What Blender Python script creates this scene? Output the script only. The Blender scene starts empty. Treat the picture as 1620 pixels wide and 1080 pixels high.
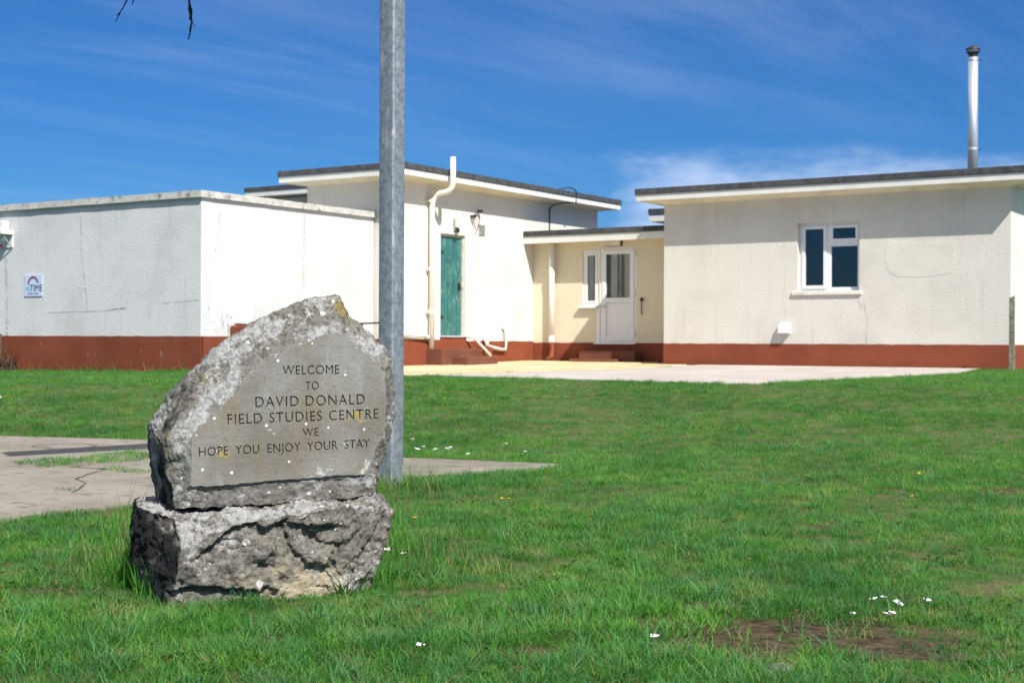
import bpy, bmesh, math, random
import numpy as np
from mathutils import Vector, Matrix, noise, geometry

random.seed(7); np.random.seed(7); noise.seed_set(7)
SC = bpy.context.scene
COL = SC.collection
rad = math.radians

# ------------------------------------------------------------------ camera
EYE = 0.80                       # camera height above the near lawn
F = 2250.0                       # focal length in pixels of a 1620 px wide frame
ROLL = 0.0040879
PITCH = 0.00021
_cr, _sr, _cp, _sp = math.cos(ROLL), math.sin(ROLL), math.cos(PITCH), math.sin(PITCH)
FWD = Vector((0, _cp, _sp)); _up = Vector((0, -_sp, _cp)); _ri = Vector((1, 0, 0))
RIGHT = _cr * _ri + _sr * _up
UP = -_sr * _ri + _cr * _up
cam = bpy.data.cameras.new('camera'); cam_o = bpy.data.objects.new('camera', cam); COL.objects.link(cam_o)
cam.sensor_width = 36.0; cam.lens = 50.0
cam.clip_start = 0.05; cam.clip_end = 3000
m = Matrix((RIGHT, UP, -FWD)).transposed().to_4x4(); m.translation = Vector((0, 0, EYE))
cam_o.matrix_world = m
cam.dof.use_dof = True; cam.dof.focus_distance = 4.5; cam.dof.aperture_fstop = 10.0
SC.camera = cam_o

# ------------------------------------------------------------------ sky, sun, exposure
TH = -33.03 * math.pi / 180      # direction of the building fronts
US = Vector((math.cos(TH), math.sin(TH), 0)); VS = Vector((-math.sin(TH), math.cos(TH), 0))
SUN = (US * 0.82 - VS * 0.465 + Vector((0, 0, 1.0))).normalized()
w = bpy.data.worlds.new('World'); SC.world = w; w.use_nodes = True
nt = w.node_tree; nt.nodes.clear()
def N(nt, t, **k):
    n = nt.nodes.new(t)
    for a, b in k.items():
        if a == 'op': n.operation = b
        else: setattr(n, a, b)
    return n
def L(nt, a, b): nt.links.new(a, b)
def math_(nt, op, a, b=None, c=None, clamp=False):
    n = nt.nodes.new('ShaderNodeMath'); n.operation = op; n.use_clamp = clamp
    for i, v in enumerate((a, b, c)):
        if v is None: continue
        if isinstance(v, (int, float)): n.inputs[i].default_value = v
        else: nt.links.new(v, n.inputs[i])
    return n.outputs[0]
def ramp_(nt, v, a, b, lo=0.0, hi=1.0):
    n = nt.nodes.new('ShaderNodeMapRange'); n.interpolation_type = 'SMOOTHSTEP'
    n.inputs['From Min'].default_value = a; n.inputs['From Max'].default_value = b
    n.inputs['To Min'].default_value = lo; n.inputs['To Max'].default_value = hi
    nt.links.new(v, n.inputs['Value']); return n.outputs[0]
def mix_(nt, f, a, b, blend='MIX'):
    n = nt.nodes.new('ShaderNodeMix'); n.data_type = 'RGBA'; n.blend_type = blend
    for i, v in ((0, f), (6, a), (7, b)):
        if isinstance(v, (int, float)): n.inputs[i].default_value = v
        elif isinstance(v, tuple): n.inputs[i].default_value = (*v, 1) if len(v) == 3 else v
        else: nt.links.new(v, n.inputs[i])
    return n.outputs[2]
def noise_(nt, vec, scale, detail=4, rough=0.55, dist=0.0, color=False):
    n = nt.nodes.new('ShaderNodeTexNoise'); n.inputs['Scale'].default_value = scale
    n.inputs['Detail'].default_value = detail; n.inputs['Roughness'].default_value = rough
    n.inputs['Distortion'].default_value = dist
    if vec is not None: nt.links.new(vec, n.inputs['Vector'])
    return n.outputs['Color' if color else 'Fac']
def mapping_(nt, vec, scale=(1, 1, 1), rot=(0, 0, 0), loc=(0, 0, 0)):
    n = nt.nodes.new('ShaderNodeMapping'); nt.links.new(vec, n.inputs['Vector'])
    n.inputs['Scale'].default_value = scale; n.inputs['Rotation'].default_value = rot; n.inputs['Location'].default_value = loc
    return n.outputs[0]

sky = N(nt, 'ShaderNodeTexSky', sky_type='NISHITA'); sky.sun_disc = False
sky.sun_elevation = math.asin(SUN.z); sky.sun_rotation = math.atan2(SUN.x, SUN.y)
sky.altitude = 100; sky.air_density = 1.0; sky.dust_density = 0.25; sky.ozone_density = 2.5
tc = N(nt, 'ShaderNodeTexCoord'); D = tc.outputs['Generated']
sep = N(nt, 'ShaderNodeSeparateXYZ'); L(nt, D, sep.inputs[0])
hs = N(nt, 'ShaderNodeHueSaturation'); hs.inputs['Saturation'].default_value = 1.06
L(nt, mix_(nt, 1.0, sky.outputs[0], (0.225, 0.435, 0.735), 'MULTIPLY'), hs.inputs['Color'])
yq = math_(nt, 'MAXIMUM', math_(nt, 'ABSOLUTE', sep.outputs['Y']), 0.08)
az = math_(nt, 'DIVIDE', sep.outputs['X'], yq); el = math_(nt, 'DIVIDE', sep.outputs['Z'], yq)
cmb = N(nt, 'ShaderNodeCombineXYZ'); L(nt, az, cmb.inputs[0]); L(nt, el, cmb.inputs[1])
# high thin streaks on a flat layer overhead, made denser towards the zenith for fill light
zq = math_(nt, 'MAXIMUM', sep.outputs['Z'], 0.04)
pl_ = N(nt, 'ShaderNodeCombineXYZ'); L(nt, math_(nt, 'DIVIDE', sep.outputs['X'], zq), pl_.inputs[0]); L(nt, math_(nt, 'DIVIDE', sep.outputs['Y'], zq), pl_.inputs[1])
rot_ = mapping_(nt, pl_.outputs[0], (1, 1, 1), (0, 0, rad(-54)), (3.1, 0.4, 0))
cn = noise_(nt, mapping_(nt, rot_, (0.22, 0.95, 1.0)), 1.0, 8, 0.66, 0.35)
cn2 = noise_(nt, mapping_(nt, rot_, (0.25, 0.40, 1.0), (0, 0, 0), (1.7, 2.2, 0)), 1.0, 3, 0.5)
cirrus = math_(nt, 'MULTIPLY', ramp_(nt, cn, 0.40, 0.80), ramp_(nt, cn2, 0.34, 0.64))
cirrus = math_(nt, 'MULTIPLY', cirrus, ramp_(nt, sep.outputs['Z'], 0.14, 0.60, 0.08, 0.9))
cirrus = math_(nt, 'ADD', cirrus, ramp_(nt, sep.outputs['Z'], 0.20, 0.70, 0.0, 0.50), clamp=True)  # veil added above the view to lift the shaded walls
# low bank of cloud beyond the right-hand roof
bn = noise_(nt, mapping_(nt, cmb.outputs[0], (9, 22, 1)), 1.5, 7, 0.58)
edge = math_(nt, 'ADD', math_(nt, 'MULTIPLY', math_(nt, 'SUBTRACT', bn, 0.5), 0.050), 0.131)
bank = ramp_(nt, math_(nt, 'SUBTRACT', edge, el), -0.008, 0.026)
bank = math_(nt, 'MULTIPLY', bank, ramp_(nt, math_(nt, 'ADD', az, math_(nt, 'MULTIPLY', math_(nt, 'SUBTRACT', bn, 0.5), 0.12)), 0.06, 0.115))
bank = math_(nt, 'MULTIPLY', bank, ramp_(nt, noise_(nt, mapping_(nt, cmb.outputs[0], (7, 28, 1)), 2.4, 6), 0.25, 0.7, 0.35, 0.80))
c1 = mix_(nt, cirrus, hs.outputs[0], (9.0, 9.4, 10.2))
c2 = mix_(nt, bank, c1, (5.6, 6.6, 8.7))
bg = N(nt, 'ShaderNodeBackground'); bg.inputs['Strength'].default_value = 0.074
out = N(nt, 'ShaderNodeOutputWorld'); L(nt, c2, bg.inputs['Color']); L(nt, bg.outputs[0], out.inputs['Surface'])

sl = bpy.data.lights.new('sun', 'SUN'); sl.energy = 4.1; sl.angle = rad(0.53); sl.color = (1.0, 0.96, 0.90)
so = bpy.data.objects.new('sun', sl); COL.objects.link(so); so.rotation_euler = SUN.to_track_quat('Z', 'Y').to_euler(); so.location = (0, 0, 30)
SC.view_settings.view_transform = 'Standard'; SC.view_settings.look = 'None'
SC.view_settings.exposure = 0.78; SC.view_settings.gamma = 1.0; SC.view_settings.use_curve_mapping = False
SC.render.engine = 'CYCLES'
SC.cycles.max_bounces = 6; SC.cycles.transparent_max_bounces = 12

# ------------------------------------------------------------------ helpers
def sstep(a, b, x):
    t = min(1, max(0, (x - a) / (b - a))); return t * t * (3 - 2 * t)
def gz(x, y):
    """height of the ground: near lawn at 0, a gentle bank, then the level ground round the buildings"""
    t = -x * math.sin(TH) + y * math.cos(TH)
    base = EYE - 0.460 + 0.055 * sstep(21.0, 25.2, t) + 0.016 * min(0.0, x + 2.6)
    k = sstep(10.3, 16.3, y)
    u = 0.010 * noise.noise(Vector((x * .45, y * .45, 3.1))) * (1 - sstep(13, 16, y))
    return base * k + u
def ray(x, y):
    d = RIGHT * (x - 810) + UP * (540 - y) + FWD * F
    return d / d.y
def gp(x, y):
    d = ray(x, y); Y = 5.0
    for _ in range(60):
        z = gz(d.x * Y, Y); Y2 = min(40, max(1, (z - EYE) / d.z)) if d.z < -1e-5 else 40
        Y += 0.35 * (Y2 - Y)
    return Vector((d.x * Y, Y, gz(d.x * Y, Y)))
def W(s, t, z=0.0):
    v = US * s + VS * t; return Vector((v.x, v.y, EYE + z))
def tag(o, label=None, cat=None, group=None, kind=None):
    if label: o['label'] = label
    if cat: o['category'] = cat
    if group: o['group'] = group
    if kind: o['kind'] = kind
    return o
def empty(name, loc, rz=0.0):
    o = bpy.data.objects.new(name, None); COL.objects.link(o); o.location = loc; o.rotation_euler = (0, 0, rz)
    o.empty_display_size = 0.2; return o
def obj(name, bm, mat, parent=None, smooth=False, bevel=0.0):
    if bevel > 0:
        bmesh.ops.bevel(bm, geom=[e for e in bm.edges], offset=bevel, segments=2, affect='EDGES', profile=0.6)
    bmesh.ops.recalc_face_normals(bm, faces=bm.faces[:])
    me = bpy.data.meshes.new(name); bm.to_mesh(me); bm.free()
    if smooth:
        for p in me.polygons: p.use_smooth = True
    o = bpy.data.objects.new(name, me); COL.objects.link(o)
    if mat: me.materials.append(mat)
    if parent: o.parent = parent
    return o
def bx(bm, x0, x1, y0, y1, z0, z1):
    vs = [bm.verts.new((x, y, z)) for z in (z0, z1) for y in (y0, y1) for x in (x0, x1)]
    for f in ((0, 2, 3, 1), (4, 5, 7, 6), (0, 1, 5, 4), (2, 6, 7, 3), (0, 4, 6, 2), (1, 3, 7, 5)):
        bm.faces.new([vs[i] for i in f])
    return bm
def box(name, dims, mat, parent=None, bevel=0.0):
    return obj(name, bx(bmesh.new(), *dims), mat, parent, bevel=bevel)
def tube(bm, pts, r, seg=12, caps=True, radii=None):
    pts = [Vector(p) for p in pts]; n = len(pts); rings = []
    ref = Vector((0.123, 0.37, 0.92)).normalized()
    for i, p in enumerate(pts):
        d = (pts[min(i + 1, n - 1)] - pts[max(i - 1, 0)]).normalized()
        a = d.cross(ref)
        if a.length < 0.05: a = d.cross(Vector((1, 0, 0)))
        a.normalize(); b = d.cross(a).normalized()
        rr = radii[i] if radii else r
        rings.append([bm.verts.new(p + (a * math.cos(2 * math.pi * k / seg) + b * math.sin(2 * math.pi * k / seg)) * rr) for k in range(seg)])
    for i in range(n - 1):
        for k in range(seg):
            bm.faces.new((rings[i][k], rings[i][(k + 1) % seg], rings[i + 1][(k + 1) % seg], rings[i + 1][k]))
    if caps:
        bm.faces.new(rings[0][::-1]); bm.faces.new(rings[-1])
    return bm
def arc(p0, p1, p2, n=6):
    p0, p1, p2 = Vector(p0), Vector(p1), Vector(p2)
    return [(1 - t) ** 2 * p0 + 2 * t * (1 - t) * p1 + t * t * p2 for t in [i / n for i in range(n + 1)]]
def wall_panel(bm, o, u, nin, wd, z0, z1, holes, thick):
    """upright wall with openings: o = ground corner, u = along, nin = inward"""
    o, u, nin = Vector(o), Vector(u), Vector(nin)
    xs = sorted({0.0, wd, *[h[0] for h in holes], *[h[1] for h in holes]})
    zs = sorted({z0, z1, *[h[2] for h in holes], *[h[3] for h in holes]})
    def inh(a, c): return any(h[0] < a < h[1] and h[2] < c < h[3] for h in holes)
    P = lambda x, z, d: bm.verts.new(o + u * x + nin * d + Vector((0, 0, z)))
    for i in range(len(xs) - 1):
        for j in range(len(zs) - 1):
            a, b, c, d = xs[i], xs[i + 1], zs[j], zs[j + 1]
            if inh((a + b) / 2, (c + d) / 2): continue
            for dd in (0, thick):
                q = [P(a, c, dd), P(b, c, dd), P(b, d, dd), P(a, d, dd)]
                bm.faces.new(q if dd == 0 else q[::-1])
    def strip(pts, flip):
        for (x1, zz1), (x2, zz2) in zip(pts, pts[1:] + pts[:1]):
            q = [P(x1, zz1, 0), P(x2, zz2, 0), P(x2, zz2, thick), P(x1, zz1, thick)]
            bm.faces.new(q[::-1] if flip else q)
    strip([(0, z0), (wd, z0), (wd, z1), (0, z1)], True)
    for h in holes: strip([(h[0], h[2]), (h[1], h[2]), (h[1], h[3]), (h[0], h[3])], False)
    bmesh.ops.remove_doubles(bm, verts=bm.verts[:], dist=1e-5)
    return bm

# ------------------------------------------------------------------ materials
def mat(name):
    m_ = bpy.data.materials.new(name); m_.use_nodes = True
    t = m_.node_tree; p = t.nodes['Principled BSDF']; return m_, t, p
def objco(t):
    n = t.nodes.new('ShaderNodeTexCoord'); return n.outputs['Object']
def bump_(t, p, h, strength, dist, prev=None):
    b = t.nodes.new('ShaderNodeBump'); b.inputs['Strength'].default_value = strength; b.inputs['Distance'].default_value = dist
    t.links.new(h, b.inputs['Height'])
    if prev is not None: t.links.new(prev, b.inputs['Normal'])
    t.links.new(b.outputs[0], p.inputs['Normal']); return b.outputs[0]

def render_mat(name, base, dirt, dirt_amt=0.5, bump=0.5, streak=0.5, scale=70):
    m_, t, p = mat(name); co = objco(t)
    big = noise_(t, co, 0.9, 5, 0.6); mid = noise_(t, co, 5, 6, 0.65); fine = noise_(t, co, scale, 3, 0.6)
    stk = noise_(t, mapping_(t, co, (5, 5, 0.35)), 1.6, 6, 0.65)
    c = mix_(t, math_(t, 'MULTIPLY', ramp_(t, big, 0.42, 0.72), dirt_amt), base, dirt)
    c = mix_(t, math_(t, 'MULTIPLY', ramp_(t, stk, 0.54, 0.75), streak), c, tuple(d * 0.8 for d in dirt))
    c = mix_(t, math_(t, 'MULTIPLY', ramp_(t, mid, 0.58, 0.78), 0.25 * dirt_amt), c, tuple(d * 0.7 for d in dirt))
    c = mix_(t, math_(t, 'MULTIPLY', ramp_(t, fine, 0.3, 0.5, 1, 0), 0.10), c, tuple(b * 0.55 for b in base))
    t.links.new(c, p.inputs['Base Color']); p.inputs['Roughness'].default_value = 0.92
    p.inputs['Specular IOR Level'].default_value = 0.25
    vo = t.nodes.new('ShaderNodeTexVoronoi'); vo.inputs['Scale'].default_value = scale * 0.8; t.links.new(co, vo.inputs['Vector'])
    b1 = bump_(t, p, vo.outputs['Distance'], bump * 0.55, 0.010)
    b2 = bump_(t, p, mid, 0.28 * bump, 0.02, b1)
    bump_(t, p, fine, bump * 0.6, 0.006, b2)
    return m_
M = {}
M['wall_white'] = render_mat('white masonry render', (0.60, 0.605, 0.60), (0.44, 0.44, 0.425), 0.55, 0.5, 0.34, 52)
M['wall_cream'] = render_mat('cream masonry render', (0.70, 0.675, 0.60), (0.52, 0.49, 0.42), 0.45, 0.5, 0.25, 52)
M['wall_yellow'] = render_mat('yellowish cream render', (0.68, 0.61, 0.455), (0.54, 0.47, 0.34), 0.35, 0.5, 0.15, 52)
M['wall_pale'] = render_mat('pale cream render', (0.63, 0.60, 0.53), (0.48, 0.455, 0.40), 0.55, 0.42, 0.36, 52)
def red_mat(name, base, wear):
    m_, t, p = mat(name); co = objco(t)
    a = noise_(t, co, 1.3, 5, 0.6); b = noise_(t, co, 7, 6, 0.7); f = noise_(t, mapping_(t, co, (3.2, 3.2, 2.0)), 2.0, 8, 0.75)
    c = mix_(t, ramp_(t, a, 0.3, 0.7), base, tuple(x * 0.78 for x in base))
    c = mix_(t, math_(t, 'MULTIPLY', ramp_(t, f, 0.62, 0.68), wear), c, (0.30, 0.25, 0.23))
    c = mix_(t, math_(t, 'MULTIPLY', ramp_(t, b, 0.60, 0.70), wear * 0.8), c, (0.12, 0.06, 0.045))
    t.links.new(c, p.inputs['Base Color']); p.inputs['Roughness'].default_value = 0.85; p.inputs['Specular IOR Level'].default_value = 0.15
    bump_(t, p, b, 0.35, 0.01); return m_
M['red_worn'] = red_mat('worn red masonry paint', (0.215, 0.059, 0.031), 0.95)
M['red'] = red_mat('red masonry paint', (0.245, 0.066, 0.033), 0.55)
M['step'] = red_mat('old red step paint', (0.19, 0.075, 0.045), 0.7)
def plain(name, base, rough=0.5, metal=0.0, var=0.15, scale=8, bump=0.0, dirt=None, dirt_amt=0.4, spec=0.5):
    m_, t, p = mat(name); co = objco(t)
    n1 = noise_(t, co, scale, 5, 0.6)
    c = mix_(t, ramp_(t, n1, 0.3, 0.7), tuple(x * (1 - var) for x in base), tuple(min(1, x * (1 + var)) for x in base))
    if dirt:
        n2 = noise_(t, co, scale * 0.6, 6, 0.7)
        c = mix_(t, math_(t, 'MULTIPLY', ramp_(t, n2, 0.52, 0.7), dirt_amt), c, dirt)
    t.links.new(c, p.inputs['Base Color']); p.inputs['Roughness'].default_value = rough; p.inputs['Metallic'].default_value = metal
    p.inputs['Specular IOR Level'].default_value = spec
    if bump: bump_(t, p, noise_(t, co, scale * 5, 4, 0.6), bump, 0.01)
    return m_
M['coping'] = plain('weathered concrete coping', (0.50, 0.49, 0.45), 0.9, 0, 0.15, 11, 0.5, (0.12, 0.115, 0.10), 0.9)
M['felt'] = plain('dark mineral roofing felt', (0.055, 0.058, 0.062), 0.95, 0, 0.35, 9, 0.8, (0.10, 0.10, 0.10), 0.5)
M['fascia'] = plain('white painted fascia', (0.68, 0.67, 0.62), 0.6, 0, 0.05, 2.5, 0.1, (0.50, 0.47, 0.40), 0.35)
M['soffit'] = plain('cream soffit board', (0.72, 0.66, 0.50), 0.7, 0, 0.08, 3, 0.1, (0.45, 0.40, 0.26), 0.5)
M['upvc'] = plain('white plastic frame', (0.72, 0.72, 0.73), 0.32, 0, 0.02, 3)
M['pipe'] = plain('cream painted pipe', (0.78, 0.75, 0.66), 0.45, 0, 0.06, 4, 0.05, (0.5, 0.46, 0.38), 0.4)
M['sill'] = plain('cream painted sill', (0.70, 0.66, 0.58), 0.8, 0, 0.06, 6, 0.2, (0.4, 0.37, 0.32), 0.4)
M['black'] = plain('black painted metal', (0.02, 0.02, 0.022), 0.45)
M['dark_plastic'] = plain('dark plastic', (0.03, 0.03, 0.033), 0.5)
M['grey_plastic'] = plain('grey plastic lamp body', (0.32, 0.32, 0.30), 0.5)
M['lamp_glass'] = plain('milky lamp diffuser', (0.62, 0.60, 0.52), 0.35)
M['red_plastic'] = plain('red plastic', (0.55, 0.03, 0.03), 0.35)
M['cloth'] = plain('pale net curtain', (0.50, 0.51, 0.50), 0.95, 0, 0.1, 4)
M['blind'] = plain('navy window blind', (0.020, 0.032, 0.065), 0.9, 0, 0.12, 4)
M['post_wood'] = plain('weathered timber post', (0.20, 0.19, 0.14), 0.95, 0, 0.35, 14, 0.8, (0.08, 0.085, 0.05), 0.7)
M['dark_room'] = plain('dark interior', (0.06, 0.06, 0.06), 0.9)
M['flue'] = plain('stainless steel flue', (0.72, 0.73, 0.76), 0.42, 0.75, 0.04, 3)
M['net'] = plain('frayed black net cord', (0.012, 0.012, 0.012), 0.95)
M['board_face'] = plain('weathered backboard', (0.45, 0.44, 0.42), 0.7)
M['yellow_petal'] = plain('yellow petals', (0.75, 0.46, 0.02), 0.7)
M['white_petal'] = plain('white petals', (0.78, 0.76, 0.76), 0.7)
M['stem'] = plain('green stem', (0.06, 0.11, 0.025), 0.7)
M['dry'] = plain('dry straw', (0.42, 0.33, 0.18), 0.85, 0, 0.2, 20)
M['brown_weed'] = plain('dead brown weed', (0.10, 0.065, 0.04), 0.9, 0, 0.4, 20)
# galvanised steel with spangle and water marks
m_, t, p = mat('galvanised steel'); co = objco(t)
vo = N(t, 'ShaderNodeTexVoronoi'); vo.inputs['Scale'].default_value = 42; L(t, co, vo.inputs['Vector'])
sp = ramp_(t, noise_(t, co, 26, 5, 0.7), 0.35, 0.65)
c = mix_(t, sp, (0.20, 0.225, 0.25), (0.33, 0.355, 0.38))
c = mix_(t, math_(t, 'MULTIPLY', ramp_(t, noise_(t, mapping_(t, co, (14, 14, 2.5)), 2.0, 4, 0.6), 0.60, 0.66), 0.6), c, (0.50, 0.52, 0.53))
c = mix_(t, math_(t, 'MULTIPLY', ramp_(t, noise_(t, co, 60, 2), 0.68, 0.72), 0.6), c, (0.6, 0.6, 0.6))
L(t, c, p.inputs['Base Color']); p.inputs['Metallic'].default_value = 0.55
L(t, ramp_(t, vo.outputs['Distance'], 0, 0.6, 0.38, 0.60), p.inputs['Roughness'])
bump_(t, p, noise_(t, co, 30, 4), 0.12, 0.004); M['galv'] = m_
# teal boarded door
m_, t, p = mat('flaking teal paint'); co = objco(t)
g = noise_(t, mapping_(t, co, (14, 14, 2.2)), 2.2, 6, 0.7)
c = mix_(t, ramp_(t, noise_(t, co, 3, 4), 0.3, 0.7), (0.018, 0.110, 0.104), (0.034, 0.165, 0.152))
c = mix_(t, math_(t, 'MULTIPLY', ramp_(t, g, 0.585, 0.63), 0.7), c, (0.42, 0.46, 0.42))
c = mix_(t, math_(t, 'MULTIPLY', ramp_(t, g, 0.36, 0.31), 0.6), c, (0.015, 0.06, 0.06))
L(t, c, p.inputs['Base Color']); p.inputs['Roughness'].default_value = 0.6; bump_(t, p, g, 0.3, 0.004); M['teal'] = m_
# window glass: clear with mirror-like sheen
m_, t, p = mat('window glass'); t.nodes.remove(p); o_ = t.nodes['Material Output']
tr = N(t, 'ShaderNodeBsdfTransparent'); tr.inputs[0].default_value = (0.78, 0.80, 0.82, 1)
gl = N(t, 'ShaderNodeBsdfGlossy'); gl.inputs['Roughness'].default_value = 0.02; gl.inputs[0].default_value = (1, 1, 1, 1)
fr = N(t, 'ShaderNodeFresnel'); fr.inputs[0].default_value = 1.5
mx = N(t, 'ShaderNodeMixShader'); L(t, math_(t, 'MULTIPLY', fr.outputs[0], 1.6, clamp=True), mx.inputs[0]); L(t, tr.outputs[0], mx.inputs[1]); L(t, gl.outputs[0], mx.inputs[2])
L(t, mx.outputs[0], o_.inputs[0]); M['glass'] = m_
# limestone with lichen
def stone_mat(name, rough_face):
    m_, t, p = mat(name); co = objco(t)
    warp = noise_(t, co, 7, 3, 0.5, color=True)
    wv = t.nodes.new('ShaderNodeVectorMath'); wv.operation = 'MULTIPLY_ADD'
    L(t, warp, wv.inputs[0]); wv.inputs[1].default_value = (0.05, 0.05, 0.05); L(t, co, wv.inputs[2]); cw = wv.outputs[0]
    a = noise_(t, co, 3.2, 6, 0.62); b = noise_(t, co, 11, 7, 0.7); f = noise_(t, co, 85, 4, 0.7); f2 = noise_(t, co, 46, 6, 0.74)
    if rough_face:
        c = mix_(t, ramp_(t, f2, 0.34, 0.64), (0.115, 0.105, 0.086), (0.285, 0.27, 0.235))
        c = mix_(t, math_(t, 'MULTIPLY', ramp_(t, a, 0.42, 0.66), 0.55), c, (0.26, 0.245, 0.20))
        c = mix_(t, math_(t, 'MULTIPLY', ramp_(t, b, 0.55, 0.68), 0.5), c, (0.26, 0.22, 0.13))
        c = mix_(t, math_(t, 'MULTIPLY', ramp_(t, b, 0.44, 0.36), 0.55), c, (0.085, 0.08, 0.07))
    else:
        c = mix_(t, ramp_(t, a, 0.38, 0.62), (0.158, 0.148, 0.124), (0.222, 0.214, 0.192))
        br = noise_(t, mapping_(t, co, (3.6, 3.6, 1.3)), 1.7, 7, 0.68)
        c = mix_(t, math_(t, 'MULTIPLY', ramp_(t, br, 0.47, 0.66), 0.6), c, (0.190, 0.145, 0.078))
        c = mix_(t, math_(t, 'MULTIPLY', ramp_(t, br, 0.45, 0.33), 0.6), c, (0.27, 0.275, 0.28))
    if rough_face:
        an = t.nodes.new('ShaderNodeAttribute'); an.attribute_name = 'near'
        c = mix_(t, math_(t, 'MULTIPLY', an.outputs['Fac'], 0.85), c, mix_(t, ramp_(t, a, 0.38, 0.62), (0.19, 0.18, 0.155), (0.275, 0.267, 0.245)))
    # pale crusts
    pl = noise_(t, cw, 6.5, 7, 0.68)
    if rough_face:
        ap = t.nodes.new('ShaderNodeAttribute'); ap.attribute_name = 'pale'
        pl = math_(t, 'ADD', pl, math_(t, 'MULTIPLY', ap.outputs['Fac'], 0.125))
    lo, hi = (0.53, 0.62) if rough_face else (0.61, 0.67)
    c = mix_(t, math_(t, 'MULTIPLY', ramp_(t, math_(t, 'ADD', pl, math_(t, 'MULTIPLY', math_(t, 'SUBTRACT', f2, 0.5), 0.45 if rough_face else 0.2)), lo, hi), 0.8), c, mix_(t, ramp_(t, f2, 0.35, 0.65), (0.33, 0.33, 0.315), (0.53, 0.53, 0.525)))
    # round white spots
    for sc_, thr, gate in ((21, 0.27, 0.80 if rough_face else 0.90), (55, 0.26, 0.86 if rough_face else 0.90)):
        v = t.nodes.new('ShaderNodeTexVoronoi'); v.inputs['Scale'].default_value = sc_; L(t, cw if rough_face else co, v.inputs['Vector'])
        sx = t.nodes.new('ShaderNodeSeparateColor'); L(t, v.outputs['Color'], sx.inputs[0])
        dj = math_(t, 'ADD', v.outputs['Distance'], math_(t, 'MULTIPLY', math_(t, 'ADD', sx.outputs[1], math_(t, 'MULTIPLY', f2, 0.6)), 0.16))
        msk = math_(t, 'MULTIPLY', ramp_(t, dj, thr, thr + 0.08, 1, 0), math_(t, 'GREATER_THAN', sx.outputs[0], gate))
        c = mix_(t, math_(t, 'MULTIPLY', msk, 0.95), c, (0.68, 0.68, 0.67))
    # ochre lichen and dark pits
    yl = noise_(t, cw, 9, 6, 0.65)
    c = mix_(t, math_(t, 'MULTIPLY', ramp_(t, math_(t, 'ADD', math_(t, 'MULTIPLY', noise_(t, co, 2.4, 2), 0.55), math_(t, 'ADD', math_(t, 'MULTIPLY', yl, 0.6), math_(t, 'MULTIPLY', math_(t, 'SUBTRACT', f2, 0.5), 0.35))), 0.675, 0.72), 0.75), c, (0.34, 0.25, 0.055))
    c = mix_(t, math_(t, 'MULTIPLY', ramp_(t, f, 0.40, 0.34), 0.85 if rough_face else 0.6), c, (0.055, 0.05, 0.042))
    if rough_face:
        c = mix_(t, math_(t, 'MULTIPLY', ramp_(t, f2, 0.42, 0.34), 0.85), c, (0.07, 0.066, 0.058))
        at = t.nodes.new('ShaderNodeAttribute'); at.attribute_name = 'shade_crust'
        c = mix_(t, math_(t, 'MULTIPLY', at.outputs['Fac'], ramp_(t, f2, 0.28, 0.5, 0.85, 1.0)), c, (0.016, 0.016, 0.017))  # near-black lichen tone, also painted in to deepen the left side's shade
        a3 = t.nodes.new('ShaderNodeAttribute'); a3.attribute_name = 'bare'
        c = mix_(t, math_(t, 'MULTIPLY', a3.outputs['Fac'], 0.85), c, (0.50, 0.42, 0.29))
        a2 = t.nodes.new('ShaderNodeAttribute'); a2.attribute_name = 'groove'
        c = mix_(t, a2.outputs['Fac'], c, mix_(t, ramp_(t, b, 0.4, 0.65), (0.060, 0.052, 0.036), (0.165, 0.135, 0.070)))
    t.links.new(c, p.inputs['Base Color']); p.inputs['Roughness'].default_value = 0.93; p.inputs['Specular IOR Level'].default_value = 0.2
    s = 1.0 if rough_face else 0.35
    b1 = bump_(t, p, f2, 1.0 * s, 0.016); bump_(t, p, f, 0.9 * s, 0.008, b1)
    return m_
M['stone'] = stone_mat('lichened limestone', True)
M['panel'] = stone_mat('dressed limestone face', False)
# concrete court, pale yard and yellow slabs
def conc(name, a, b_, dk, amt):
    m_, t, p = mat(name); g_ = t.nodes.new('ShaderNodeNewGeometry'); co = g_.outputs['Position']
    n1 = noise_(t, co, 0.9, 6, 0.65); n2 = noise_(t, co, 9, 6, 0.7); n3 = noise_(t, co, 90, 3, 0.6)
    c = mix_(t, ramp_(t, n1, 0.35, 0.65), a, b_)
    c = mix_(t, math_(t, 'MULTIPLY', ramp_(t, n2, 0.52, 0.66), amt), c, dk)
    c = mix_(t, math_(t, 'MULTIPLY', ramp_(t, n3, 0.60, 0.7), 0.4), c, tuple(min(1, x * 1.5) for x in a))
    t.links.new(c, p.inputs['Base Color']); p.inputs['Roughness'].default_value = 0.95; p.inputs['Specular IOR Level'].default_value = 0.2
    bump_(t, p, n3, 0.5, 0.006); return m_
M['court'] = conc('old brown grey concrete', (0.205, 0.178, 0.142), (0.272, 0.243, 0.200), (0.10, 0.093, 0.08), 0.75)
M['yard'] = conc('pale pinkish concrete', (0.39, 0.345, 0.30), (0.47, 0.42, 0.375), (0.27, 0.24, 0.21), 0.3)
M['slab'] = conc('buff paving slab', (0.47, 0.37, 0.19), (0.54, 0.43, 0.24), (0.31, 0.25, 0.14), 0.5)
M['slab2'] = conc('pale buff paving slab', (0.52, 0.42, 0.25), (0.58, 0.48, 0.31), (0.36, 0.29, 0.18), 0.4)
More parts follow.
